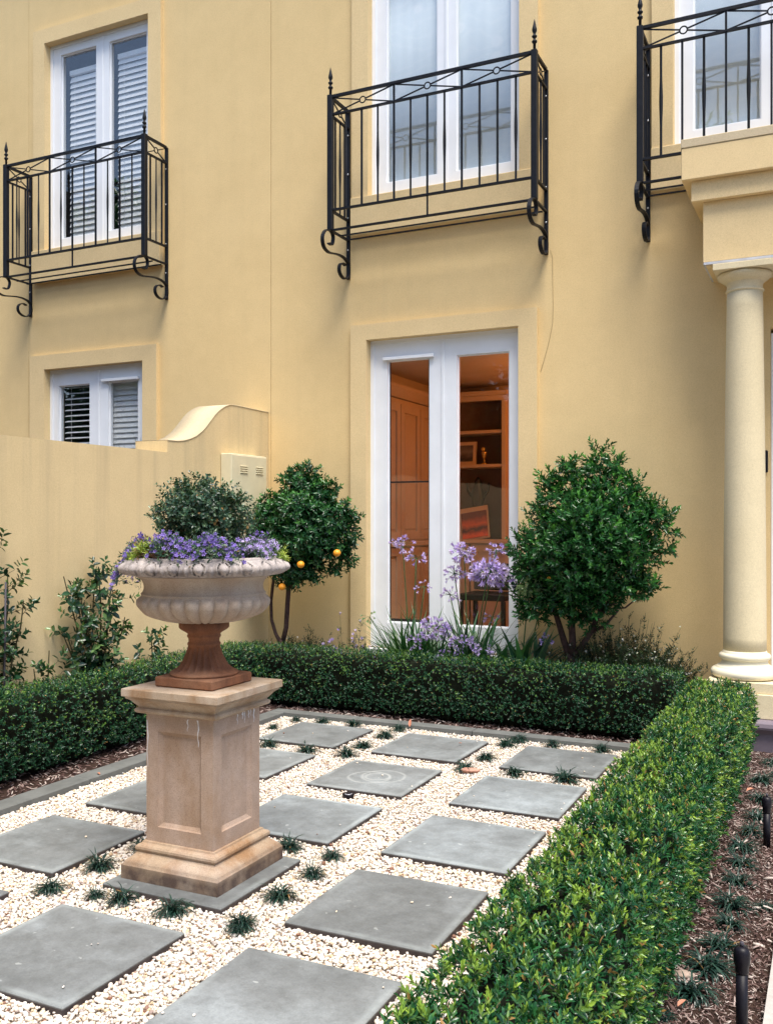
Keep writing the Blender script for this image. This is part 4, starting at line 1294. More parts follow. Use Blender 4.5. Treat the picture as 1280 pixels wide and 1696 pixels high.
# finer profile for the rim
rf = []
for k in range(len(rim) - 1):
    rf.append(rim[k])
rf.append(rim[-1])
obj('rim', MB().lathe(rim, NE * 22, disp=rdisp, close=False), M['urnrim'], urn)
obj('potting_soil', MB().lathe([(.001, .525), (.15, .528), (.289, .515)], 40, close=False), M['soil'], urn)

# ------------------------------------------------------------------ hedges
box_sh = [shoot(10, .036, .025, .0108, 18, 58, 12, 2, s) for s in range(14)]
box_small = [shoot(8, .028, .0155, .0092, 25, 72, 14, 2, 50 + s) for s in range(14)]
def hedge(name, label, x0, x1, y0, y1, h, dens, m, faces, seed, lean=(0, 0), scale=1.0, z0=.05, bumpy=.014, shoots=None, holes=0.0):
    rg = np.random.default_rng(seed)
    cx, cy = (x0 + x1) / 2, (y0 + y1) / 2
    t = thing(name, label, 'hedge', (cx, cy, 0), group=None)
    X0, X1, Y0, Y1 = x0 - cx, x1 - cx, y0 - cy, y1 - cy
    P = []; Nn = []
    L = {'top': (X1 - X0) * (Y1 - Y0), '-x': (Y1 - Y0) * h, '+x': (Y1 - Y0) * h, '-y': (X1 - X0) * h, '+y': (X1 - X0) * h}
    for f, a in L.items():
        n = int(a * dens * faces.get(f, .35))
        u, v = rg.random(n), rg.random(n)
        dpt = rg.random(n) ** 1.6 * .045
        if f == 'top':
            p = np.c_[X0 + u * (X1 - X0), Y0 + v * (Y1 - Y0), h - dpt]; nn = np.tile((0, 0, 1.), (n, 1))
        else:
            v = 1 - (1 - v) ** .9
            z = z0 + v * (h - z0 - .01)
            if f[1] == 'x':
                s = 1 if f[0] == '+' else -1
                p = np.c_[(X1 if s > 0 else X0) - s * dpt, Y0 + u * (Y1 - Y0), z]; nn = np.tile((s, 0, 0.), (n, 1))
            else:
                s = 1 if f[0] == '+' else -1
                p = np.c_[X0 + u * (X1 - X0), (Y1 if s > 0 else Y0) - s * dpt, z]; nn = np.tile((0, s, 0.), (n, 1))
        # round the long edges and tuck under at the foot
        P.append(p); Nn.append(nn)
    P = np.concatenate(P); Nn = np.concatenate(Nn)
    wv = P + np.array([cx, cy, 0])
    P = P + Nn * (wob(wv, 1.0)[:, None] * bumpy + wob(wv, 3.1)[:, None] * bumpy * .6)
    r_ = .05      # edge rounding
    dx = np.minimum(P[:, 0] - X0, X1 - P[:, 0]); dy = np.minimum(P[:, 1] - Y0, Y1 - P[:, 1]); dz = h - P[:, 2]
    ed = np.clip(1 - np.minimum(dx, dy) / r_, 0, 1) * np.clip(1 - dz / r_, 0, 1)
    cen = np.c_[np.clip(P[:, 0], X0 + .1, X1 - .1), np.clip(P[:, 1], Y0 + .1, Y1 - .1), np.minimum(P[:, 2], h - .1)]
    P = P + (cen - P) * (ed * .25)[:, None]
    low = np.clip((.16 - P[:, 2]) / .16, 0, 1)
    P = P + (cen - P) * (low * .35)[:, None] * np.array([1, 1, 0])
    stick = rg.random(len(P)) < .05
    P[stick] += Nn[stick] * .02
    up = Nn * .85 + np.array([0, 0, .38]) + rg.normal(0, .42, P.shape)
    young = np.clip(rg.random(len(P)) ** 1.5 * (.35 + .65 * (P[:, 2] / h)) + .35 * (wob(wv, 1.7) > .35) - .15 * (wob(wv, 2.3) < -.3), 0, 1)
    hole = wob(wv * np.array([1, 1, 1.3]) + 3.7, 2.6) + .6 * wob(wv + 9.1, 5.3)
    keep = (hole > -.45) | (rg.random(len(P)) > holes) | (Nn[:, 2] > .5)
    P, up, young = P[keep], up[keep], young[keep]
    V, F, T = scatter(shoots or box_sh, P, up, rg.uniform(.7, 1.2, len(P)) * scale, young, rg)
    npobj('foliage', V, F, T, m, t)
    # solid near-black core: the hedge's inner shade put into its colour
    core = MB()
    nx = max(3, int((X1 - X0) / .09)); ny = max(3, int((Y1 - Y0) / .09)); nz = 6
    i_ = .055
    A = [np.linspace(X0 + i_, X1 - i_, nx), np.linspace(Y0 + i_, Y1 - i_, ny), np.linspace(.03, h - i_, nz)]
    vid = {}; vs = []; fs = []
    def vtx(i, j, k):
        key = (i, j, k)
        if key not in vid:
            p = np.array([A[0][i], A[1][j], A[2][k]])
            tf = .35 * max(0, (.16 - p[2]) / .16)
            p[0] = p[0] * (1 - tf) if (X1 - X0) < (Y1 - Y0) else p[0]
            p[1] = p[1] * (1 - tf * .5) if (Y1 - Y0) < (X1 - X0) else p[1]
            vid[key] = len(vs); vs.append(tuple(p + rg.normal(0, .008, 3)))
        return vid[key]
    for i in range(nx - 1):
        for j in range(ny - 1):
            fs.append((vtx(i, j, nz - 1), vtx(i + 1, j, nz - 1), vtx(i + 1, j + 1, nz - 1), vtx(i, j + 1, nz - 1)))
            fs.append((vtx(i, j, 0), vtx(i, j + 1, 0), vtx(i + 1, j + 1, 0), vtx(i + 1, j, 0)))
    for k in range(nz - 1):
        for i in range(nx - 1):
            fs.append((vtx(i, 0, k), vtx(i + 1, 0, k), vtx(i + 1, 0, k + 1), vtx(i, 0, k + 1)))
            fs.append((vtx(i, ny - 1, k), vtx(i, ny - 1, k + 1), vtx(i + 1, ny - 1, k + 1), vtx(i + 1, ny - 1, k)))
        for j in range(ny - 1):
            fs.append((vtx(0, j, k), vtx(0, j, k + 1), vtx(0, j + 1, k + 1), vtx(0, j + 1, k)))
            fs.append((vtx(nx - 1, j, k), vtx(nx - 1, j + 1, k), vtx(nx - 1, j + 1, k + 1), vtx(nx - 1, j, k + 1)))
    core.add(vs, fs, True)
    obj('branches', core, M['core'], t, recalc=False)
    return t
hedge('hedge', 'bright green clipped box hedge running along the right of the gravel', -.845, -.475, 1.1, 6.36, .475, 1500, M['box_leaf'], {'top': 1.25, '+x': .85, '-y': .5, '+y': .8, '-x': .6}, 21, bumpy=.024, holes=.8)
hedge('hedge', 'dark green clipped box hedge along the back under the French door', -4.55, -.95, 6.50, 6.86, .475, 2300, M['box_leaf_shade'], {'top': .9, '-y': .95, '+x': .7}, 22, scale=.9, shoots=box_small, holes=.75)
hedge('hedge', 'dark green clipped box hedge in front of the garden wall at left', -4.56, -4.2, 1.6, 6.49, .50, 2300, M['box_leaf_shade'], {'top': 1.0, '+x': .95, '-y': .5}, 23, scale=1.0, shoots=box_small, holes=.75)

# ------------------------------------------------------------------ trees
def crown(clumps, shoots, per, rg, scale=1.0, bias=(0, -.1, .35)):
    """clumps: (x,y,z,r) local; shoots grow outward from each clump, thickest at its skin"""
    P = []; Nn = []; Y_ = []
    zmin = min(c[2] for c in clumps); zmax = max(c[2] for c in clumps)
    for x, y, z, r_ in clumps:
        n = int(per * (r_ / .12) ** 2)
        dv = rg.normal(0, 1, (n, 3)); dv /= np.linalg.norm(dv, axis=1, keepdims=True)
        rr = r_ * (rg.random(n) ** .33) * rg.uniform(.82, 1.1, n)
        P.append(np.array([x, y, z]) + dv * rr[:, None] * np.array([1, 1, .85]))
        Nn.append(dv + np.array(bias) + rg.normal(0, .3, (n, 3)))
        Y_.append(np.clip(rg.random(n) * .6 * (rr / r_) + .35 * (z - zmin) / (zmax - zmin + .01) * rg.random(n) + .2 * (dv[:, 2] > .4) - .1, 0, 1))
    P = np.concatenate(P); Nn = np.concatenate(Nn)
    return scatter(shoots, P, Nn, rg.uniform(.75, 1.2, len(P)) * scale, np.concatenate(Y_), rg)

def limbs(mb, base, tgts, r0, rg, n=6):
    for tx, ty, tz, *_ in tgts:
        a = Vector(base); b = Vector((tx, ty, tz)); m_ = a.lerp(b, .5) + Vector((rg.uniform(-.05, .05), rg.uniform(-.04, .04), -.05))
        mb.tube([a, a.lerp(m_, .5) + Vector((0, 0, .02)), m_, b], [r0, r0 * .75, r0 * .55, r0 * .2], n)

tree_sh = [shoot(11, .085, .048, .020, 18, 60, 12, 2, 100 + s, .18, .15) for s in range(12)]
cit_sh = [shoot(8, .05, .05, .025, 30, 75, 15, 1, 200 + s, .14, .2) for s in range(12)]

# citrus on the left of the door (base at X -4.2, Y 6.82)
cb_ = (-4.30, 6.93)
ct = thing('citrus_tree', 'small round citrus tree with orange fruit left of the French door', 'tree', (*cb_, 0))
tr = MB()
tr.tube([(0, 0, -.02), (.01, 0, .2), (.0, -.01, .42), (.015, -.02, .5)], [.034, .030, .028, .026], 10)
tr.tube([(.012, -.02, .46), (.05, -.02, .60), (.07, -.03, .80), (.09, -.04, .98), (.12, -.05, 1.15)], [.022, .021, .021, .020, .015], 10)
tr.tube([(.008, -.02, .44), (-.06, -.01, .54), (-.11, 0, .66), (-.115, 0, .82), (-.09, 0, 1.0), (-.03, -.02, 1.2)], [.018, .015, .014, .014, .013, .01], 8)
cc_ = [(.16, -.02, 1.32, .20), (.30, -.04, 1.45, .20), (.02, 0, 1.42, .18), (.20, -.06, 1.60, .20), (.34, 0, 1.62, .16), (.08, 0, 1.62, .17), (.48, -.02, 1.50, .14), (.52, 0, 1.32, .13),
       (.40, -.06, 1.26, .16), (.05, -.08, 1.20, .16), (-.10, -.02, 1.50, .13), (-.14, 0, 1.36, .11), (.18, -.02, 1.78, .13), (.14, 0, 1.90, .07), (.30, 0, 1.80, .09), (.42, 0, 1.74, .08), (.56, 0, 1.62, .08),
       (.62, 0, 1.45, .07), (.60, -.02, 1.22, .07), (.22, -.10, 1.10, .12), (.34, -.04, 1.06, .08), (.12, -.06, 1.02, .08), (.3, -.22, 1.38, .16), (.12, -.2, 1.42, .15), (.25, -.18, 1.58, .14), (-.02, -.12, 1.56, .12), (-.2, -.06, 1.44, .14), (-.12, -.08, 1.24, .13), (-.06, -.05, 1.66, .1), (.02, 0, 1.86, .05), (.24, 0, 1.95, .05), (.36, 0, 1.90, .045), (.50, 0, 1.80, .05), (.66, 0, 1.56, .05), (.70, 0, 1.36, .05), (.66, 0, 1.14, .045), (-.24, 0, 1.60, .06), (.5, 0, 1.10, .05)]
limbs(tr, (.10, -.05, 1.05), cc_[:9], .014, rnd)
limbs(tr, (-.06, -.01, 1.05), [cc_[9], cc_[10], cc_[11]], .01, rnd)
obj('trunk', tr, M['darkbark'], ct)
cc_ = [(x, y, z, r_ * (1 + .16 * math.sin(k * 2.1 + 1))) for k, (x, y, z, r_) in enumerate(cc_)]
V, F, T = crown(cc_, cit_sh, 80, np.random.default_rng(5))
npobj('crown', V, F, T, M['citrus_leaf'], ct)
def at(u, v, Y):   # a point at depth plane Y seen at photo pixel u, v (used once to measure places)
    l = (u - 640) / 1561.6; z = -(v - 865.5) / 1561.6; s, c = math.sin(.445379), math.cos(.445379)
    dx, dy = -s + c * l, c + s * l
    return Vector((Y / dy * dx, Y, 1.5 + Y / dy * z))
for u, v, y in ((558, 916, 6.66), (498, 935, 6.60), (467, 972, 6.72)):
    p = at(u, v, y)
    o = obj('orange', MB().ball((0, 0, 0), .031, 16, 10, (1, 1, .93)), M['orange'], ct); o.location = (p.x - cb_[0], p.y - cb_[1], p.z)

# right tree
rb = (-1.80, 6.98)
rt_ = thing('evergreen_tree', 'bushy multi stemmed evergreen tree right of the French door', 'tree', (*rb, 0))
tr = MB()
tr.tube([(0, 0, -.02), (.0, 0, .25), (-.005, 0, .42), (.0, 0, .52)], [.045, .042, .042, .036], 10)
tr.tube([(0, 0, .47), (-.05, 0, .6), (-.09, -.02, .75), (-.14, -.04, .92), (-.2, -.06, 1.1)], [.03, .026, .022, .018, .012], 8)
tr.tube([(0, 0, .47), (.02, -.03, .62), (.02, -.06, .8), (.05, -.09, 1.0), (.1, -.1, 1.25)], [.03, .027, .024, .02, .014], 8)
tr.tube([(0, 0, .45), (.08, 0, .57), (.15, -.03, .68), (.22, -.04, .82), (.3, -.08, 1.05)], [.026, .024, .022, .018, .012], 8)
tr.tube([(.15, -.03, .68), (.26, -.02, .74), (.36, -.03, .86)], [.014, .011, .008], 7)
rc = [(.05, -.1, 1.15, .22), (.25, -.12, 1.2, .22), (-.15, -.08, 1.15, .2), (.45, -.1, 1.3, .2), (.15, -.1, 1.42, .22), (-.1, -.08, 1.42, .2), (.38, -.08, 1.52, .2), (.6, -.06, 1.45, .17), (.72, -.04, 1.5, .12),
      (-.3, -.08, 1.3, .16), (-.35, -.06, 1.1, .14), (-.28, -.06, .95, .13), (.1, -.05, 1.65, .17), (.33, -.05, 1.70, .15), (-.1, -.05, 1.62, .14), (.52, -.04, 1.66, .12), (.62, -.05, 1.28, .14),
      (.45, -.08, 1.1, .16), (.3, -.1, 1.0, .16), (.1, -.1, .98, .17), (-.1, -.12, .95, .14), (.6, -.05, 1.04, .09), (.7, -.04, 1.02, .07), (.5, -.04, 1.0, .10), (.25, -.06, .84, .11), (.1, -.04, .80, .1),
      (.02, 0, 1.82, .06), (.0, 0, 1.9, .045), (.16, 0, 1.86, .055), (.2, 0, 1.90, .04), (.36, 0, 1.85, .055), (.35, 0, 1.92, .035), (-.12, 0, 1.78, .05), (-.13, 0, 1.86, .035), (.48, 0, 1.80, .045), (.66, 0, 1.62, .05), (-.3, 0, 1.52, .06), (.1, -.3, 1.3, .16), (.3, -.3, 1.35, .17), (-.1, -.28, 1.25, .14), (.2, -.26, 1.52, .15), (.5, -.22, 1.4, .13), (.15, -.28, 1.1, .14)]
limbs(tr, (-.14, -.04, .92), [rc[2], rc[9], rc[10], rc[11], rc[5]], .012, rnd)
limbs(tr, (.05, -.09, 1.0), [rc[0], rc[4], rc[12], rc[14], rc[19]], .013, rnd)
limbs(tr, (.22, -.04, .82), [rc[1], rc[3], rc[17], rc[18], rc[21], rc[7], rc[24]], .012, rnd)
obj('trunk', tr, M['darkbark'], rt_)
rc = [((x - .1) * .85 + .07, y, z, r_ * .97) for x, y, z, r_ in rc] + [(-.24, -.1, .86, .12), (.70, -.04, 1.34, .06), (.69, -.04, 1.52, .05), (.74, -.03, 1.44, .04)] + [(x, -.04, z, r_) for x, zs in ((.0, (1.84, 1.89, 1.94)), (.215, (1.86, 1.91, 1.96, 2.01)), (.33, (1.84, 1.89, 1.93)), (-.14, (1.74, 1.79)), (.47, (1.72, 1.78)), (.6, (1.56, 1.62))) for z, r_ in zip(zs, (.06, .05, .042, .036))]
rc = [(x, y, z, r_ * (1 + .16 * math.sin(k * 2.4))) for k, (x, y, z, r_) in enumerate(rc)]
V, F, T = crown(rc, tree_sh, 56, np.random.default_rng(6), bias=(0, -.15, .6))
npobj('crown', V, F, T, M['tree_leaf'], rt_)
p = at(909, 958, 6.66)
o = obj('orange_berry', MB().ball((0, 0, 0), .014, 10, 8), M['orange'], rt_); o.location = (p.x - rb[0], p.y - rb[1], p.z)

# ------------------------------------------------------------------ shrubs against the garden wall
cam_sh = [shoot(7, .065, .060, .036, 30, 80, 18, 1, 300 + s, .12, .2) for s in range(10)]
def camellia(label, x, y, h, spread, nb, seed, stake=None, per=9, m=None, lean=(0, 0), leafscale=1.0):
    rg = np.random.default_rng(seed); r0 = random.Random(seed)
    t = thing('camellia_shrub', label, 'shrub', (x, y, 0), group='young shrubs against the garden wall')
    st = MB(); P = []; Nn = []
    for b in range(nb):
        a = r0.uniform(0, 6.28); f = (b + .5) / nb
        hh = h * (.45 + .55 * r0.random()) if b else h
        tx = math.cos(a) * spread * (r0.uniform(.3, 1) if b else .1) * .5 + lean[0]; ty = math.sin(a) * spread * (r0.uniform(.3, 1) if b else .1) + lean[1]
        tx = max(tx, -(x - GXW) + .05)
        pts = [(0, 0, -.01)]
        for k in range(1, 7):
            u = k / 6
            pts.append((tx * u ** 1.3 + r0.uniform(-.012, .012), ty * u ** 1.2 + r0.uniform(-.02, .02), hh * u))
        st.tube(pts, [.007 * (1 - .7 * k / 6) + .0015 for k in range(7)], 6)
        for k in range(per):
            u = r0.uniform(.25, 1) * 6; i = min(5, int(u)); q = Vector(pts[i]).lerp(Vector(pts[i + 1]), u - i)
            dv = Vector((r0.uniform(-.2, 1), r0.uniform(-1, 1), r0.uniform(-.1, .8))).normalized()
            L_ = r0.uniform(.03, .13)
            e = q + dv * L_
            if e.x + x < GXW + .02: e.x = GXW - x + .03
            st.tube([q, e], [.0025, .0012], 4)
            P.append(e); Nn.append(dv + Vector((0, 0, .4)))
            if r0.random() < .6: P.append(q.lerp(e, .4)); Nn.append(Vector((r0.uniform(-1, 1), r0.uniform(-1, 1), .5)))
    obj('stems', st, M['twig'], t)
    P = np.array([tuple(p) for p in P]); Nn = np.array([tuple(p) for p in Nn])
    V, F, T = scatter(cam_sh, P, Nn, rg.uniform(.7, 1.15, len(P)) * leafscale, None, rg)
    npobj('foliage', V, F, T, m or M['cam_leaf'], t)
    if stake:
        s = obj('plant_stake', MB().tube([(0, 0, 0), (.01, .01, stake)], .006, 8), M['stake'])
        s.location = (x + .04, y + .02, 0)
        tag(s, 'thin dark plant stake beside the leftmost shrub', 'stake')
camellia('tall thin leafy shrub with dark stake at the left photo edge', -4.58, 4.12, 1.32, .24, 7, 31, 1.14, 10)
camellia('bushier shrub with arching stems behind the urn foot at left', -4.58, 5.02, 1.15, .38, 13, 32, None, 12, lean=(0, -.06))
camellia('low leafy sprig rising over the left hedge between two shrubs', -4.55, 4.52, .68, .16, 4, 33, None, 8)
camellia('small leafy shrub peeking out just left of the urn foot', -4.55, 5.55, .68, .25, 6, 34, None, 8)
camellia('soft pale leafy sprig far left edge over the hedge', -4.5, 3.95, .62, .15, 3, 35, None, 7)

# neighbour's plant over the wall
npv = thing('succulent_plant', 'grey green pointed plant just behind the garden wall top', 'plant', (-5.25, 6.3, 1.6))
def straps(n, L0, L1, wd, rg, up0=50, up1=85, bend=.6, seg=5, jitter=1.0):
    V = []; F = []; T = []
    for k in range(n):
        az = rg.uniform(0, 6.28); el = R(rg.uniform(up0, up1)); L_ = rg.uniform(L0, L1); w_ = wd * rg.uniform(.75, 1.2)
        p = np.array([rg.uniform(-.02, .02) * jitter, rg.uniform(-.02, .02) * jitter, 0.0]); h = np.array([math.cos(az), math.sin(az), 0]); sd = np.array([-math.sin(az), math.cos(az), 0])
        b = len(V); q = rg.random(); bd = bend * rg.uniform(.5, 1.4)
        for s in range(seg + 1):
            u = s / seg
            ww = w_ * (1 - u ** 2.2) * .5 * (.7 + .6 * math.sin(min(1, u * 1.6) * math.pi / 2)) + .0003
            V += [tuple(p - sd * ww), tuple(p + np.array([0, 0, -ww * .35])), tuple(p + sd * ww)]
            T += [(q, rg.random() * .5, u)] * 3
            p = p + (h * math.cos(el) + np.array([0, 0, math.sin(el)])) * L_ / seg
            el -= bd / seg * (1 + u)
        for s in range(seg):
            for c in (0, 1):
                a = b + s * 3 + c
                F.append((a, a + 1, a + 4, a + 3))
    return np.array(V), np.array(F), np.array(T)
V, F, T = straps(22, .45, .68, .03, np.random.default_rng(3), 70, 88, .25)
npobj('leaves', V, F, T, leafmat('grey_leaf', (.12, .18, .13), (.2, .26, .2), (.3, .34, .25)), npv)

# ------------------------------------------------------------------ agapanthus
def floret(L=.032):
    vs = []; fs = []; T = []
    for k in range(6):
        a = k * math.pi / 3
        c, s = math.cos(a), math.sin(a)
        for r_, w_, z in ((.0015, .001, 0), (.004, .0032, L * .45), (.010, .0042, L * .8), (.017, .0005, L)):
            vs += [(r_ * c - w_ * s, r_ * s + w_ * c, z), (r_ * c + w_ * s, r_ * s - w_ * c, z)]
    V = np.array(vs)
    F = np.array([(k * 8 + q * 2, k * 8 + q * 2 + 1, k * 8 + q * 2 + 3, k * 8 + q * 2 + 2) for k in range(6) for q in range(3)])
    T = np.zeros((48, 3)); T[:, 0] = .5; T[:, 2] = np.tile(np.repeat(np.array([.0, .3, .7, 1.]), 2), 6)
    return V, T, F
FV, FT, FF = floret()
def umbel(name, centre, R0, n, m, parent, rg, droop=.2, scale=1.0, flat=.8):
    dv = rg.normal(0, 1, (n, 3)); dv[:, 2] = dv[:, 2] * .7 + .35 - droop; dv /= np.linalg.norm(dv, axis=1, keepdims=True)
    P = np.array(centre) + dv * R0 * rg.uniform(.55, 1.0, n)[:, None] * np.array([1, 1, flat])
    V, F, T = scatter([(FV, FT)], P, dv + rg.normal(0, .35, (n, 3)) - np.array([0, 0, droop]), rg.uniform(.75, 1.25, n) * scale, None, rg, FF, 48)
    o = npobj(name, V, F, T, m, parent)
    pd = MB()
    for p in P[::1]:
        pd.tube([tuple(centre), tuple(p)], .0012, 3, caps=False)
    obj('pedicels', pd, M['greenstem'], o, recalc=False)
    return o
def agapanthus(label, x, y, heads, nl, seed, L0=.3, L1=.5, wd=.026):
    rg = np.random.default_rng(seed)
    t = thing('agapanthus', label, 'flowering plant', (x, y, 0), group='agapanthus plants at the foot of the French door')
    V, F, T = straps(nl, L0, L1, wd, rg, 52, 88, .75, 6, 6.0)
    V[:, 2] += .10
    V[:, 1] *= .75
    npobj('leaves', V, F, T, M['strap'], t)
    for u, v, yy, R0, n, kind, sc in heads:
        p = at(u, v, yy); c = (p.x - x, p.y - y, p.z)
        obj('stem', MB().tube([(rg.uniform(-.04, .04), rg.uniform(-.03, .03), 0), (c[0] * .35, c[1] * .4, c[2] * .45), (c[0] * .8, c[1] * .8, c[2] * .85), c], [.006, .0055, .0045, .004], 7), M['greenstem'], t)
        m = {'l': M['lilac'], 's': M['seed'], 'p': M['lilac']}[kind]
        umbel('flower_head' if kind != 's' else 'seed_head', c, R0, n, m, t, rg, .25 if kind != 's' else .6, sc)
    return t
agapanthus('agapanthus with small lilac heads in front of the left glass', -3.12, 7.02,
           [(666, 900, 6.95, .085, 34, 'l', .9), (689, 925, 6.9, .07, 16, 'l', 1.0), (703, 972, 6.9, .07, 14, 'l', .7), (612, 1022, 6.95, .06, 12, 's', .8)], 130, 41, .55, .82, .024)
agapanthus('agapanthus with the biggest lilac flower cluster before the right glass', -2.62, 7.02,
           [(768, 914, 6.9, .09, 50, 'l', 1.15), (808, 948, 6.78, .125, 130, 'l', 1.25), (752, 950, 6.9, .09, 34, 'l', .9), (835, 965, 6.85, .08, 24, 'l', 1.0), (745, 985, 6.88, .08, 20, 'l', .8), (822, 912, 6.9, .07, 22, 'l', 1.0), (815, 1022, 6.95, .06, 10, 'l', .8)], 120, 42, .55, .84, .028)
agapanthus('agapanthus with low drooping pale lilac heads in front of the centre stile', -2.85, 6.93,
           [(722, 1040, 6.84, .11, 90, 'l', 1.0), (765, 1065, 6.84, .09, 60, 'l', .85), (690, 1062, 6.86, .08, 26, 'l', .8), (740, 1090, 6.8, .08, 30, 'l', .8), (800, 1075, 6.84, .07, 22, 'l', .8)], 100, 43, .50, .74, .024)
agapanthus('agapanthus with broad leaves and green seed heads beside the right tree', -2.20, 6.98,
           [(876, 972, 6.8, .085, 55, 's', .9), (900, 985, 6.85, .06, 24, 's', .8), (905, 1060, 6.85, .05, 12, 'l', .7)], 60, 44, .52, .80, .056)

# fine leaved lilac plant at the left of the door
fl_sh = [shoot(8, .055, .028, .010, 20, 60, 15, 1, 400 + s) for s in range(8)]
def bushy(name, label, cat, x, y, rx, ry, h, n, leafm, flm, nf, seed, z0=.05, fsc=.5, tall=0, flh=(.7, 1.1)):
    rg = np.random.default_rng(seed)
    t = thing(name, label, cat, (x, y, 0))
    st = MB(); P = []; Nn = []; FP = []; FN = []
    for k in range(n):
        a = rg.uniform(0, 6.28); r_ = math.sqrt(rg.random()); ex, ey = math.cos(a) * r_ * rx, math.sin(a) * r_ * ry
        hh = h * (1 - .45 * r_ ** 2) * rg.uniform(.65, 1.05)
        if tall and k % 9 == 0: hh *= 1.35
        b = (ex * .35, ey * .5, 0); m_ = (ex * .7, ey * .8, hh * .6)
        st.tube([b, m_, (ex, ey, hh)], [.002, .0016, .001], 3, caps=False)
        for q in range(6):
            u = rg.uniform(.25, 1); p = Vector(b).lerp(Vector(m_), min(1, u * 2)) if u < .5 else Vector(m_).lerp(Vector((ex, ey, hh)), u * 2 - 1)
            P.append(tuple(p)); Nn.append((rg.normal(0, .7), rg.normal(0, .7), 1))
        if k < nf: FP.append((ex, ey, hh * 1.01)); FN.append((rg.normal(0, .5), rg.normal(0, .5) - .5, 1))
    obj('stems', st, M['twig'], t, recalc=False)
    V, F, T = scatter(fl_sh, np.array(P), np.array(Nn), rg.uniform(.6, 1.1, len(P)), None, rg)
    npobj('foliage', V, F, T, leafm, t)
    V, F, T = scatter([(FV, FT)], np.array(FP), np.array(FN), rg.uniform(.7, 1.2, len(FP)) * fsc, None, rg, FF, 48)
    npobj('flowers', V, F, T, flm, t)
bushy('lilac_flower_plant', 'fine leaved plant with scattered lilac flowers left of the door frame', 'flowering plant', -3.70, 7.0, .28, .16, .60, 60, M['daisyleaf'], M['lilac'], 46, 51, fsc=.95, tall=1)
bushy('daisy_plant', 'dark spreading daisy plant with white flowers under the right tree', 'flowering plant', -1.42, 7.0, .62, .26, .68, 1000, M['daisyleaf'], M['whitepetal'], 110, 52, fsc=.5, tall=1)
bushy('daisy_plant', 'small daisy plant with white flowers under the citrus tree', 'flowering plant', -4.12, 6.98, .4, .2, .52, 220, M['daisyleaf'], M['whitepetal'], 36, 53, fsc=.45, tall=1)

# ------------------------------------------------------------------ trees across the street, behind the photographer
big_sh = [shoot(8, .5, .34, .15, 25, 75, 15, 1, 700 + s, .14, .2) for s in range(6)]
for k, (x, y, h, r_, lab) in enumerate(((-8.5, -5.5, 9.0, 3.2, 'broad dark tree mirrored at the left of the window panes'), (-2.8, -6.5, 9.5, 3.2, 'tall dark tree mirrored in the middle window panes'), (3.2, -6.0, 8.0, 3.0, 'rounder dark tree mirrored in the French door glass'), (-14.5, -3.0, 9.0, 3.2, 'far side tree mirrored in the upper left window'))):
    t = thing('street_tree', lab, 'tree', (x, y, -.06), group='trees across the street, seen in the panes')
    r0 = random.Random(90 + k)
    cl = []
    for q in range(26):
        a = r0.uniform(0, 6.28); el = r0.uniform(-.9, 1.4); rr = r0.uniform(.5, 1.0)
        cl.append((math.cos(a) * math.cos(el) * r_ * rr, math.sin(a) * math.cos(el) * r_ * rr * .8, h * .56 + math.sin(el) * h * .38 * rr, r_ * .36))
    tr = MB(); tr.tube([(0, 0, 0), (.05, 0, h * .2), (0, .1, h * .42)], [.24, .2, .15], 12)
    limbs(tr, (0, .08, h * .38), cl[:12], .1, r0, 8)
    obj('trunk', tr, M['bark'], t)
    V, F, T = crown(cl, big_sh, 1.6, np.random.default_rng(95 + k))
    npobj('crown', V, F, T, M['tree_leaf'], t)

# ------------------------------------------------------------------ planting in the urn
UZT = 1.325
top_sh = [shoot(7, .03, .0175, .0125, 30, 80, 20, 1, 500 + s) for s in range(10)]
tp = thing('topiary_shrub', 'airy ball of small dark green leaves growing in the urn', 'shrub', (PC[0] - .012, PC[1] + .01, UZT))
rg = np.random.default_rng(61); r0 = random.Random(61)
st = MB(); P = []; Nn = []
st.tube([(0, 0, -.02), (.005, 0, .06), (0, 0, .14)], [.012, .010, .009], 8)
cz = .205
for k in range(160):
    dv = np.array([r0.gauss(0, 1), r0.gauss(0, 1), r0.gauss(.25, .9)]); dv /= np.linalg.norm(dv)
    rad = np.array([.192, .19, .148]) * r0.uniform(.82, 1.08)
    e = np.array([0, 0, cz]) + dv * rad
    s = np.array([0, 0, .12]) + dv * np.array([.03, .03, .03])
    m_ = (s + e) / 2 + np.array([0, 0, .02])
    st.tube([tuple(s), tuple(m_), tuple(e)], [.003, .002, .0008], 4, caps=False)
    for q in range(12):
        u = .3 + .72 * (r0.random() ** .6)
        p = s + (e - s) * u + np.array([r0.gauss(0, .018), r0.gauss(0, .018), r0.gauss(0, .014)])
        P.append(p); Nn.append(dv + np.array([r0.gauss(0, .5), r0.gauss(0, .5), .3 + r0.gauss(0, .4)]))
obj('branches', st, M['twig'], tp, recalc=False)
V, F, T = scatter(top_sh, np.array(P), np.array(Nn), rg.uniform(.75, 1.2, len(P)), None, rg)
npobj('foliage', V, F, T, M['top_leaf'], tp)

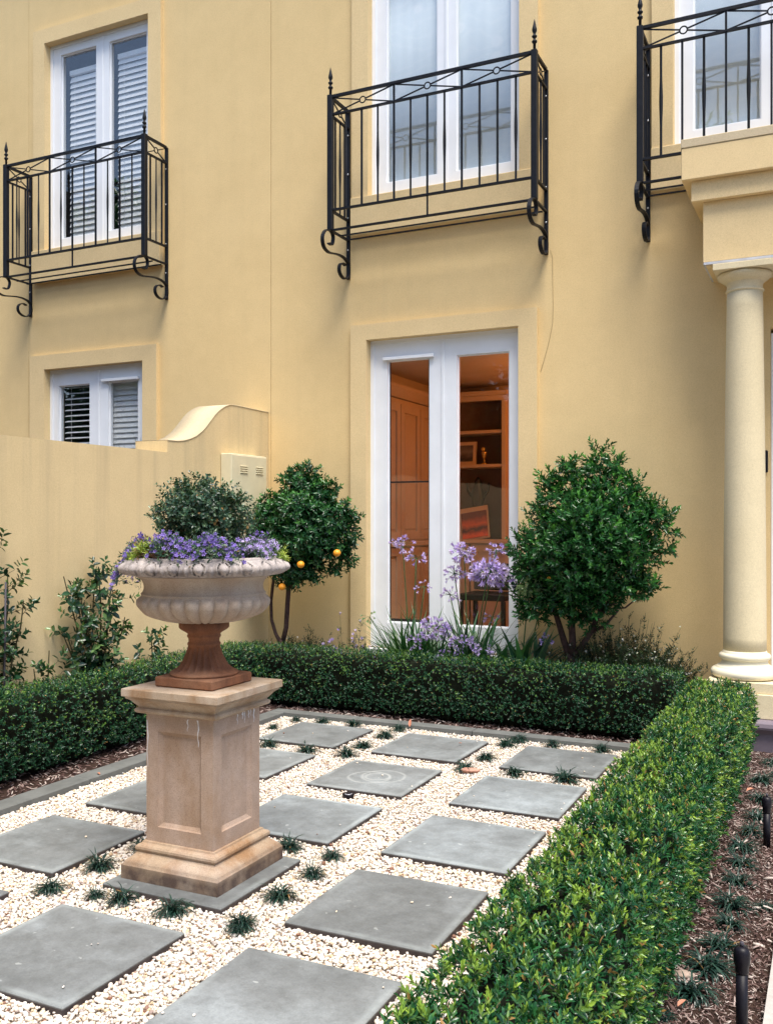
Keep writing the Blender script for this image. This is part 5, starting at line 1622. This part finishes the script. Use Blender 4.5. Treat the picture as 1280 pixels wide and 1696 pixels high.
# five petalled flowers of the trailing plant
def petals5():
    vs = []; 
    for k in range(5):
        a = k * 2 * math.pi / 5; c, s = math.cos(a), math.sin(a)
        for r_, w_, z in ((.001, .0008, 0), (.005, .0028, .002), (.0085, .0026, .003), (.0105, .0008, .002)):
            vs += [(r_ * c - w_ * s, r_ * s + w_ * c, z), (r_ * c + w_ * s, r_ * s - w_ * c, z)]
    F = np.array([(k * 8 + q * 2, k * 8 + q * 2 + 1, k * 8 + q * 2 + 3, k * 8 + q * 2 + 2) for k in range(5) for q in range(3)])
    T = np.zeros((40, 3)); T[:, 0] = .5; T[:, 2] = np.tile(np.repeat(np.array([.2, .4, .8, 1.]), 2), 5)
    return np.array(vs), T, F
PV, PT, PF = petals5()
lob_sh = [shoot(7, .03, .022, .008, 30, 80, 20, 1, 600 + s) for s in range(8)]
def trailing(label, a0, a1, r0_, r1_, h, n, nf, leafm, flm, seed, over=0.0, cat='flowering plant', name='trailing_flower_plant'):
    """a clump along the rim between angles a0..a1 (degrees, from +X)"""
    rg = np.random.default_rng(seed)
    am = R((a0 + a1) / 2); o0 = np.array([PC[0] + math.cos(am) * .26, PC[1] + math.sin(am) * .26, UZT])
    t = thing(name, label, cat, tuple(o0))
    def pts(k, zz):
        a = np.radians(rg.uniform(a0, a1, k)); r_ = rg.uniform(r0_, r1_, k)
        z = UZT + .01 + (h * (1 - ((r_ - (r0_ + r1_) / 2) / ((r1_ - r0_) / 2 + .02)) ** 2 * .6)) * rg.uniform(zz, 1.0, k)
        z = z + .02 * np.sin(a * 9 + seed)
        z = np.where(r_ > .31, z - over * (r_ - .31) * 6, z)
        return np.c_[PC[0] + np.cos(a) * r_, PC[1] + np.sin(a) * r_, z] - o0, a
    P, a = pts(n, .1)
    Nn = np.c_[np.cos(a) * .6, np.sin(a) * .6, np.full(n, .8)] + rg.normal(0, .5, (n, 3))
    V, F, T = scatter(lob_sh, P, Nn, rg.uniform(.7, 1.1, n), None, rg)
    npobj('foliage', V, F, T, leafm, t)
    if nf:
        P, a = pts(nf, .45)
        out = np.c_[np.cos(a) * .5, np.sin(a) * .5, np.full(nf, .6)]
        Nn = out + np.array([.2, -.9, .2]) + rg.normal(0, .6, (nf, 3))
        V, F, T = scatter([(PV, PT)], P + out * .014 * rg.uniform(.2, 1.8, (nf, 1)), Nn, rg.uniform(.6, 1.1, nf), None, rg, PF, 40)
        npobj('flowers', V, F, T, flm, t)
    return t
# angles: camera side of the urn is about -35 deg; left in the picture about 205..235
trailing('violet flowers spilling over the left end of the urn rim', 172, 232, .20, .385, .07, 300, 300, M['top_leaf'], M['violet'], 71, over=.30)
trailing('deep violet flower clump at the front centre of the urn', 262, 335, .17, .335, .10, 340, 330, M['top_leaf'], M['violet'], 72, over=.2)
trailing('pale violet flower clump at the right end of the urn rim', 352, 400, .15, .32, .075, 260, 170, M['top_leaf'], M['lilac'], 73, over=.1)
trailing('violet flowers across the back of the urn', 50, 170, .16, .32, .10, 220, 260, M['top_leaf'], M['violet'], 74)
trailing('lime green leafy clump at the left front of the urn rim', 228, 256, .22, .32, .055, 130, 0, M['lime'], None, 75, cat='plant', name='lime_leaf_plant')
trailing('small lime green sprig at the right tip of the urn rim', 385, 398, .30, .35, .05, 40, 0, M['lime'], None, 76, cat='plant', name='lime_leaf_plant')
trailing('dry brown trailing foliage near the urn centre front', 236, 268, .20, .30, .06, 120, 0, M['dry'], None, 77, cat='plant', name='dry_foliage')
fs_ = thing('tall_violet_flower', 'single violet flower standing above the left of the urn', 'flower', (PC[0] - .17, PC[1] - .14, UZT))
obj('stem', MB().tube([(0, 0, 0), (-.02, 0, .06), (-.05, -.01, .118)], .0016, 5), M['greenstem'], fs_)
V, F, T = scatter([(PV, PT)], np.array([(-.05, -.012, .12), (-.045, -.01, .112), (-.057, -.01, .113)]), np.array([(0, -1, .4), (.5, -1, 0), (-.5, -1, .2)]), np.array([1.6, 1.2, 1.2]), None, rg, PF, 40)
npobj('flower', V, F, T, M['violet'], fs_)

# ------------------------------------------------------------------ mondo grass tufts
tv = []
for k in range(6):
    rg = np.random.default_rng(80 + k)
    V, F, T = straps(120, .05, .10, .0042, rg, 10, 80, 1.9, 5, 1.0)
    me_o = npobj('grass_tuft', V, F, T, M['grass'])
    tv.append(me_o.data); bpy.data.objects.remove(me_o)
TG = 'dark mondo grass tufts in the white gravel'
tufts = [(-2.922, 2.913, 1.0, 'dark grass tuft by the corner between the two left pavers'), (-2.911, 3.184, 1.1, 'dark grass tuft left of the pedestal paver'),
 (-2.578, 2.945, 1.0, 'dark grass tuft at the front left edge of the pedestal paver'), (-2.70, 2.93, .7, 'small dark grass tuft at the left corner of the pedestal paver'), (-2.329, 2.955, 1.1, 'bushy dark grass tuft before the middle of the pedestal paver'),
 (-2.012, 2.955, .95, 'dark grass tuft near the front corner of the bottom centre paver'), (-1.99, 2.90, .5, 'tiny grass tuft next to the bottom centre paver'), (-2.024, 3.25, 1.05, 'dark grass tuft right of the pedestal paver front'),
 (-2.022, 3.50, .9, 'dark grass tuft between pedestal paver and the big dark paver'), (-2.051, 3.735, .8, 'small dark grass tuft behind the big dark paver corner'), (-2.298, 3.762, 1.0, 'dark grass tuft tucked right beside the pedestal base'),
 (-2.91, 3.46, .9, 'dark grass tuft half hidden behind the pedestal base at left'), (-3.155, 5.395, 1.1, 'dark grass tuft between two far left pavers'), (-3.47, 5.42, 1.05, 'dark grass tuft close to the right side of the pedestal shaft'),
 (-3.507, 6.235, .95, 'dark grass tuft behind the far left paver by the kerb'), (-3.247, 6.235, .95, 'dark grass tuft behind the right half of the far left paver'), (-2.875, 5.42, 1.15, 'dark grass tuft at the far left corner of the ring marked paver'),
 (-2.885, 5.67, 1.05, 'dark grass tuft midway between the two far left pavers'), (-2.879, 6.0, 1.1, 'dark grass tuft near the far middle paver corner'), (-2.875, 6.235, .95, 'dark grass tuft by the kerb with a pink leaf beside it'),
 (-2.023, 5.71, 1.0, 'dark grass tuft between far middle and far right pavers'), (-2.02, 6.12, 1.1, 'leading dark grass tuft of the pair left of far right paver'), (-1.99, 6.27, 1.0, 'rear dark grass tuft of the pair by the back kerb'),
 (-2.056, 5.415, 1.05, 'dark grass tuft next to the pink rock'), (-1.745, 5.435, 1.05, 'dark grass tuft before the left half of the far right paver'), (-1.437, 5.45, 1.25, 'largest dark grass tuft before the far right paver'),
 (-1.729, 6.235, .95, 'dark grass tuft behind the left half of far right paver'), (-1.401, 6.235, 1.0, 'dark grass tuft behind the right half of far right paver'), (-3.72, 6.19, .7, 'small dark grass tuft in the far left gravel corner'),
 (-3.74, 5.9, .7, 'small dark grass tuft left of the far left paver')]
RTG = 'mondo grass tufts in the bark mulch'
rt_t = [(-.414, 3.12, 1.15, 'nearest full grass tuft in the bark bed'), (-.392, 3.31, 1.25, 'wide grass tuft beside the wood chunk'), (-.373, 3.50, 1.1, 'grass tuft behind the wide one beside the near bollard'),
 (-.36, 3.71, .9, 'sparse grass tuft behind the head of the near bollard'), (-.373, 3.90, 1.2, 'broad flat grass tuft midway along the bark bed'), (-.37, 4.17, 1.0, 'grass tuft fourth back from the wood chunk'),
 (-.374, 4.39, 1.0, 'grass tuft in the bark next in front of the far bollard'), (-.395, 4.60, 1.1, 'grass tuft immediately left of the far bollard foot'), (-.368, 4.85, 1.0, 'grass tuft just behind the far bollard'),
 (-.369, 5.10, 1.0, 'grass tuft past the far bollard near the hedge'), (-.372, 5.45, 1.0, 'grass tuft between far bollard and porch step'), (-.39, 5.85, 1.1, 'grass tuft close to the porch step'), (-.36, 6.3, 1.2, 'tall grass tuft touching the porch step'),
 (-.25, 3.95, .6, 'thin grass wisp near the path edge'), (-.30, 6.0, 1.0, 'grass tuft at the right photo edge before the step'), (-.47, 2.93, .5, 'thin grass sprig at the foot of the right hedge')]
for L_, G_ in ((tufts, TG), (rt_t, RTG)):
    for k, (x, y, s, lab) in enumerate(L_):
        o = bpy.data.objects.new('grass_tuft', tv[(k * 5 + len(lab)) % 6]); COL.objects.link(o)
        o.location = (x, y, -.012 if G_ is TG else -.002); s *= 1.15; o.scale = (s, s, s * rnd.uniform(.75, .95)); o.rotation_euler = (0, 0, rnd.uniform(0, 6.28))
        tag(o, lab, 'grass tuft', G_)

# ------------------------------------------------------------------ small things
def bollard(x, y, h, label):
    t = thing('garden_bollard', label, 'bollard', (x, y, 0), group='black irrigation bollards by the path')
    obj('stake', MB().lathe([(.0165, -.02), (.0165, h - .075)], 24), M['rubber'], t)
    obj('head', MB().lathe([(.0175, h - .0745), (.0185, h - .07), (.019, h - .055), (.0225, h - .045), (.0235, h - .03), (.0225, h - .015), (.018, h - .004), (.010, h), (.004, h + .001)], 24), M['rubber'], t)
    obj('nozzle', MB().lathe([(.005, h + .001), (.006, h + .006), (.0055, h + .012), (.002, h + .014)], 12), M['stake'], t)
bollard(-.242, 2.84, .30, 'near black bollard at the lower right')
bollard(-.292, 4.70, .23, 'far black bollard beside the right hedge')
p = (-2.435, 4.612)
dn = thing('sunken_garden_light', 'small round black light sunk before the ring marked paver', 'light', (*p, -.015))
obj('housing', MB().lathe([(.03, -.01), (.034, .012), (.032, .016), (.022, .012), (.001, .011)], 24), M['rubber'], dn)
obj('ring', MB().tube([(.018 * math.cos(a), .018 * math.sin(a), .015) for a in [k * math.pi / 12 for k in range(-10, 4)]], .0022, 6), M['strip'], dn)
def lump(name, label, cat, loc, sc, m, seed, rz=0):
    v, f = icosphere(); v, f = subdiv(v, f); v, f = subdiv(v, f)
    r_ = np.random.default_rng(seed)
    q = v * (1 + .12 * np.sin(v[:, [1, 2, 0]] * 3.3 + r_.uniform(0, 6, 3)).sum(1, keepdims=True) + .05 * np.sin(v[:, [2, 0, 1]] * 9).sum(1, keepdims=True))
    mb = MB().add(q * np.array(sc), f, True)
    o = obj(name, mb, m); o.location = loc; o.rotation_euler = (0, 0, rz)
    return tag(o, label, cat)
lump('rock', 'pinkish rock lying beside a grass tuft in the white gravel', 'rock', (-2.0, 5.36, .0), (.045, .022, .018), M['rock'], 3, .3)
lump('wood_chunk', 'pale dry wood chunk lying on the bark mulch', 'wood', (-.462, 3.22, .012), (.04, .016, .012), M['timber'], 4, .2)
lump('wood_chunk', 'dark old timber lying at the very front of the bark bed', 'wood', (-.42, 2.86, .008), (.06, .015, .014), M['bark'], 5, .1)
lump('rock', 'small pale rock on the mulch at the hedge foot', 'rock', (-.50, 3.37, .008), (.016, .012, .01), M['concrete'], 6, .1)
# scattered dead leaves, each one a thing
lv = [(-2.82, 6.30, .03, 'pink fallen leaf standing against the back kerb', 60), (-3.95, 4.30, .02, 'reddish fallen leaf on the left kerb', 5), (-.45, 5.55, .03, 'orange fallen leaf on the mulch near the step', 10), (-.44, 2.99, .02, 'reddish curled leaf on the mulch by nearest tuft', 15),
      (-2.27, 5.93, .012, 'tiny tan leaf lying on the far middle paver', 5)]
for x, y, L_, lab, tl in lv:
    v = leaf(L_ * 2.2, L_ * .9, .3, .1); mb = MB().add(v, [tuple(q) for q in LF])
    o = obj('fallen_leaf', mb, plain('fallen_leaf_brown', (.5, .22, .14), .8)); o.location = (x, y, .016 if tl < 50 else .0); o.rotation_euler = (R(tl), 0, rnd.uniform(0, 6))
    sm = o.modifiers.new('thickness', 'SOLIDIFY'); sm.thickness = .0008
    tag(o, lab, 'leaf', 'fallen leaves')
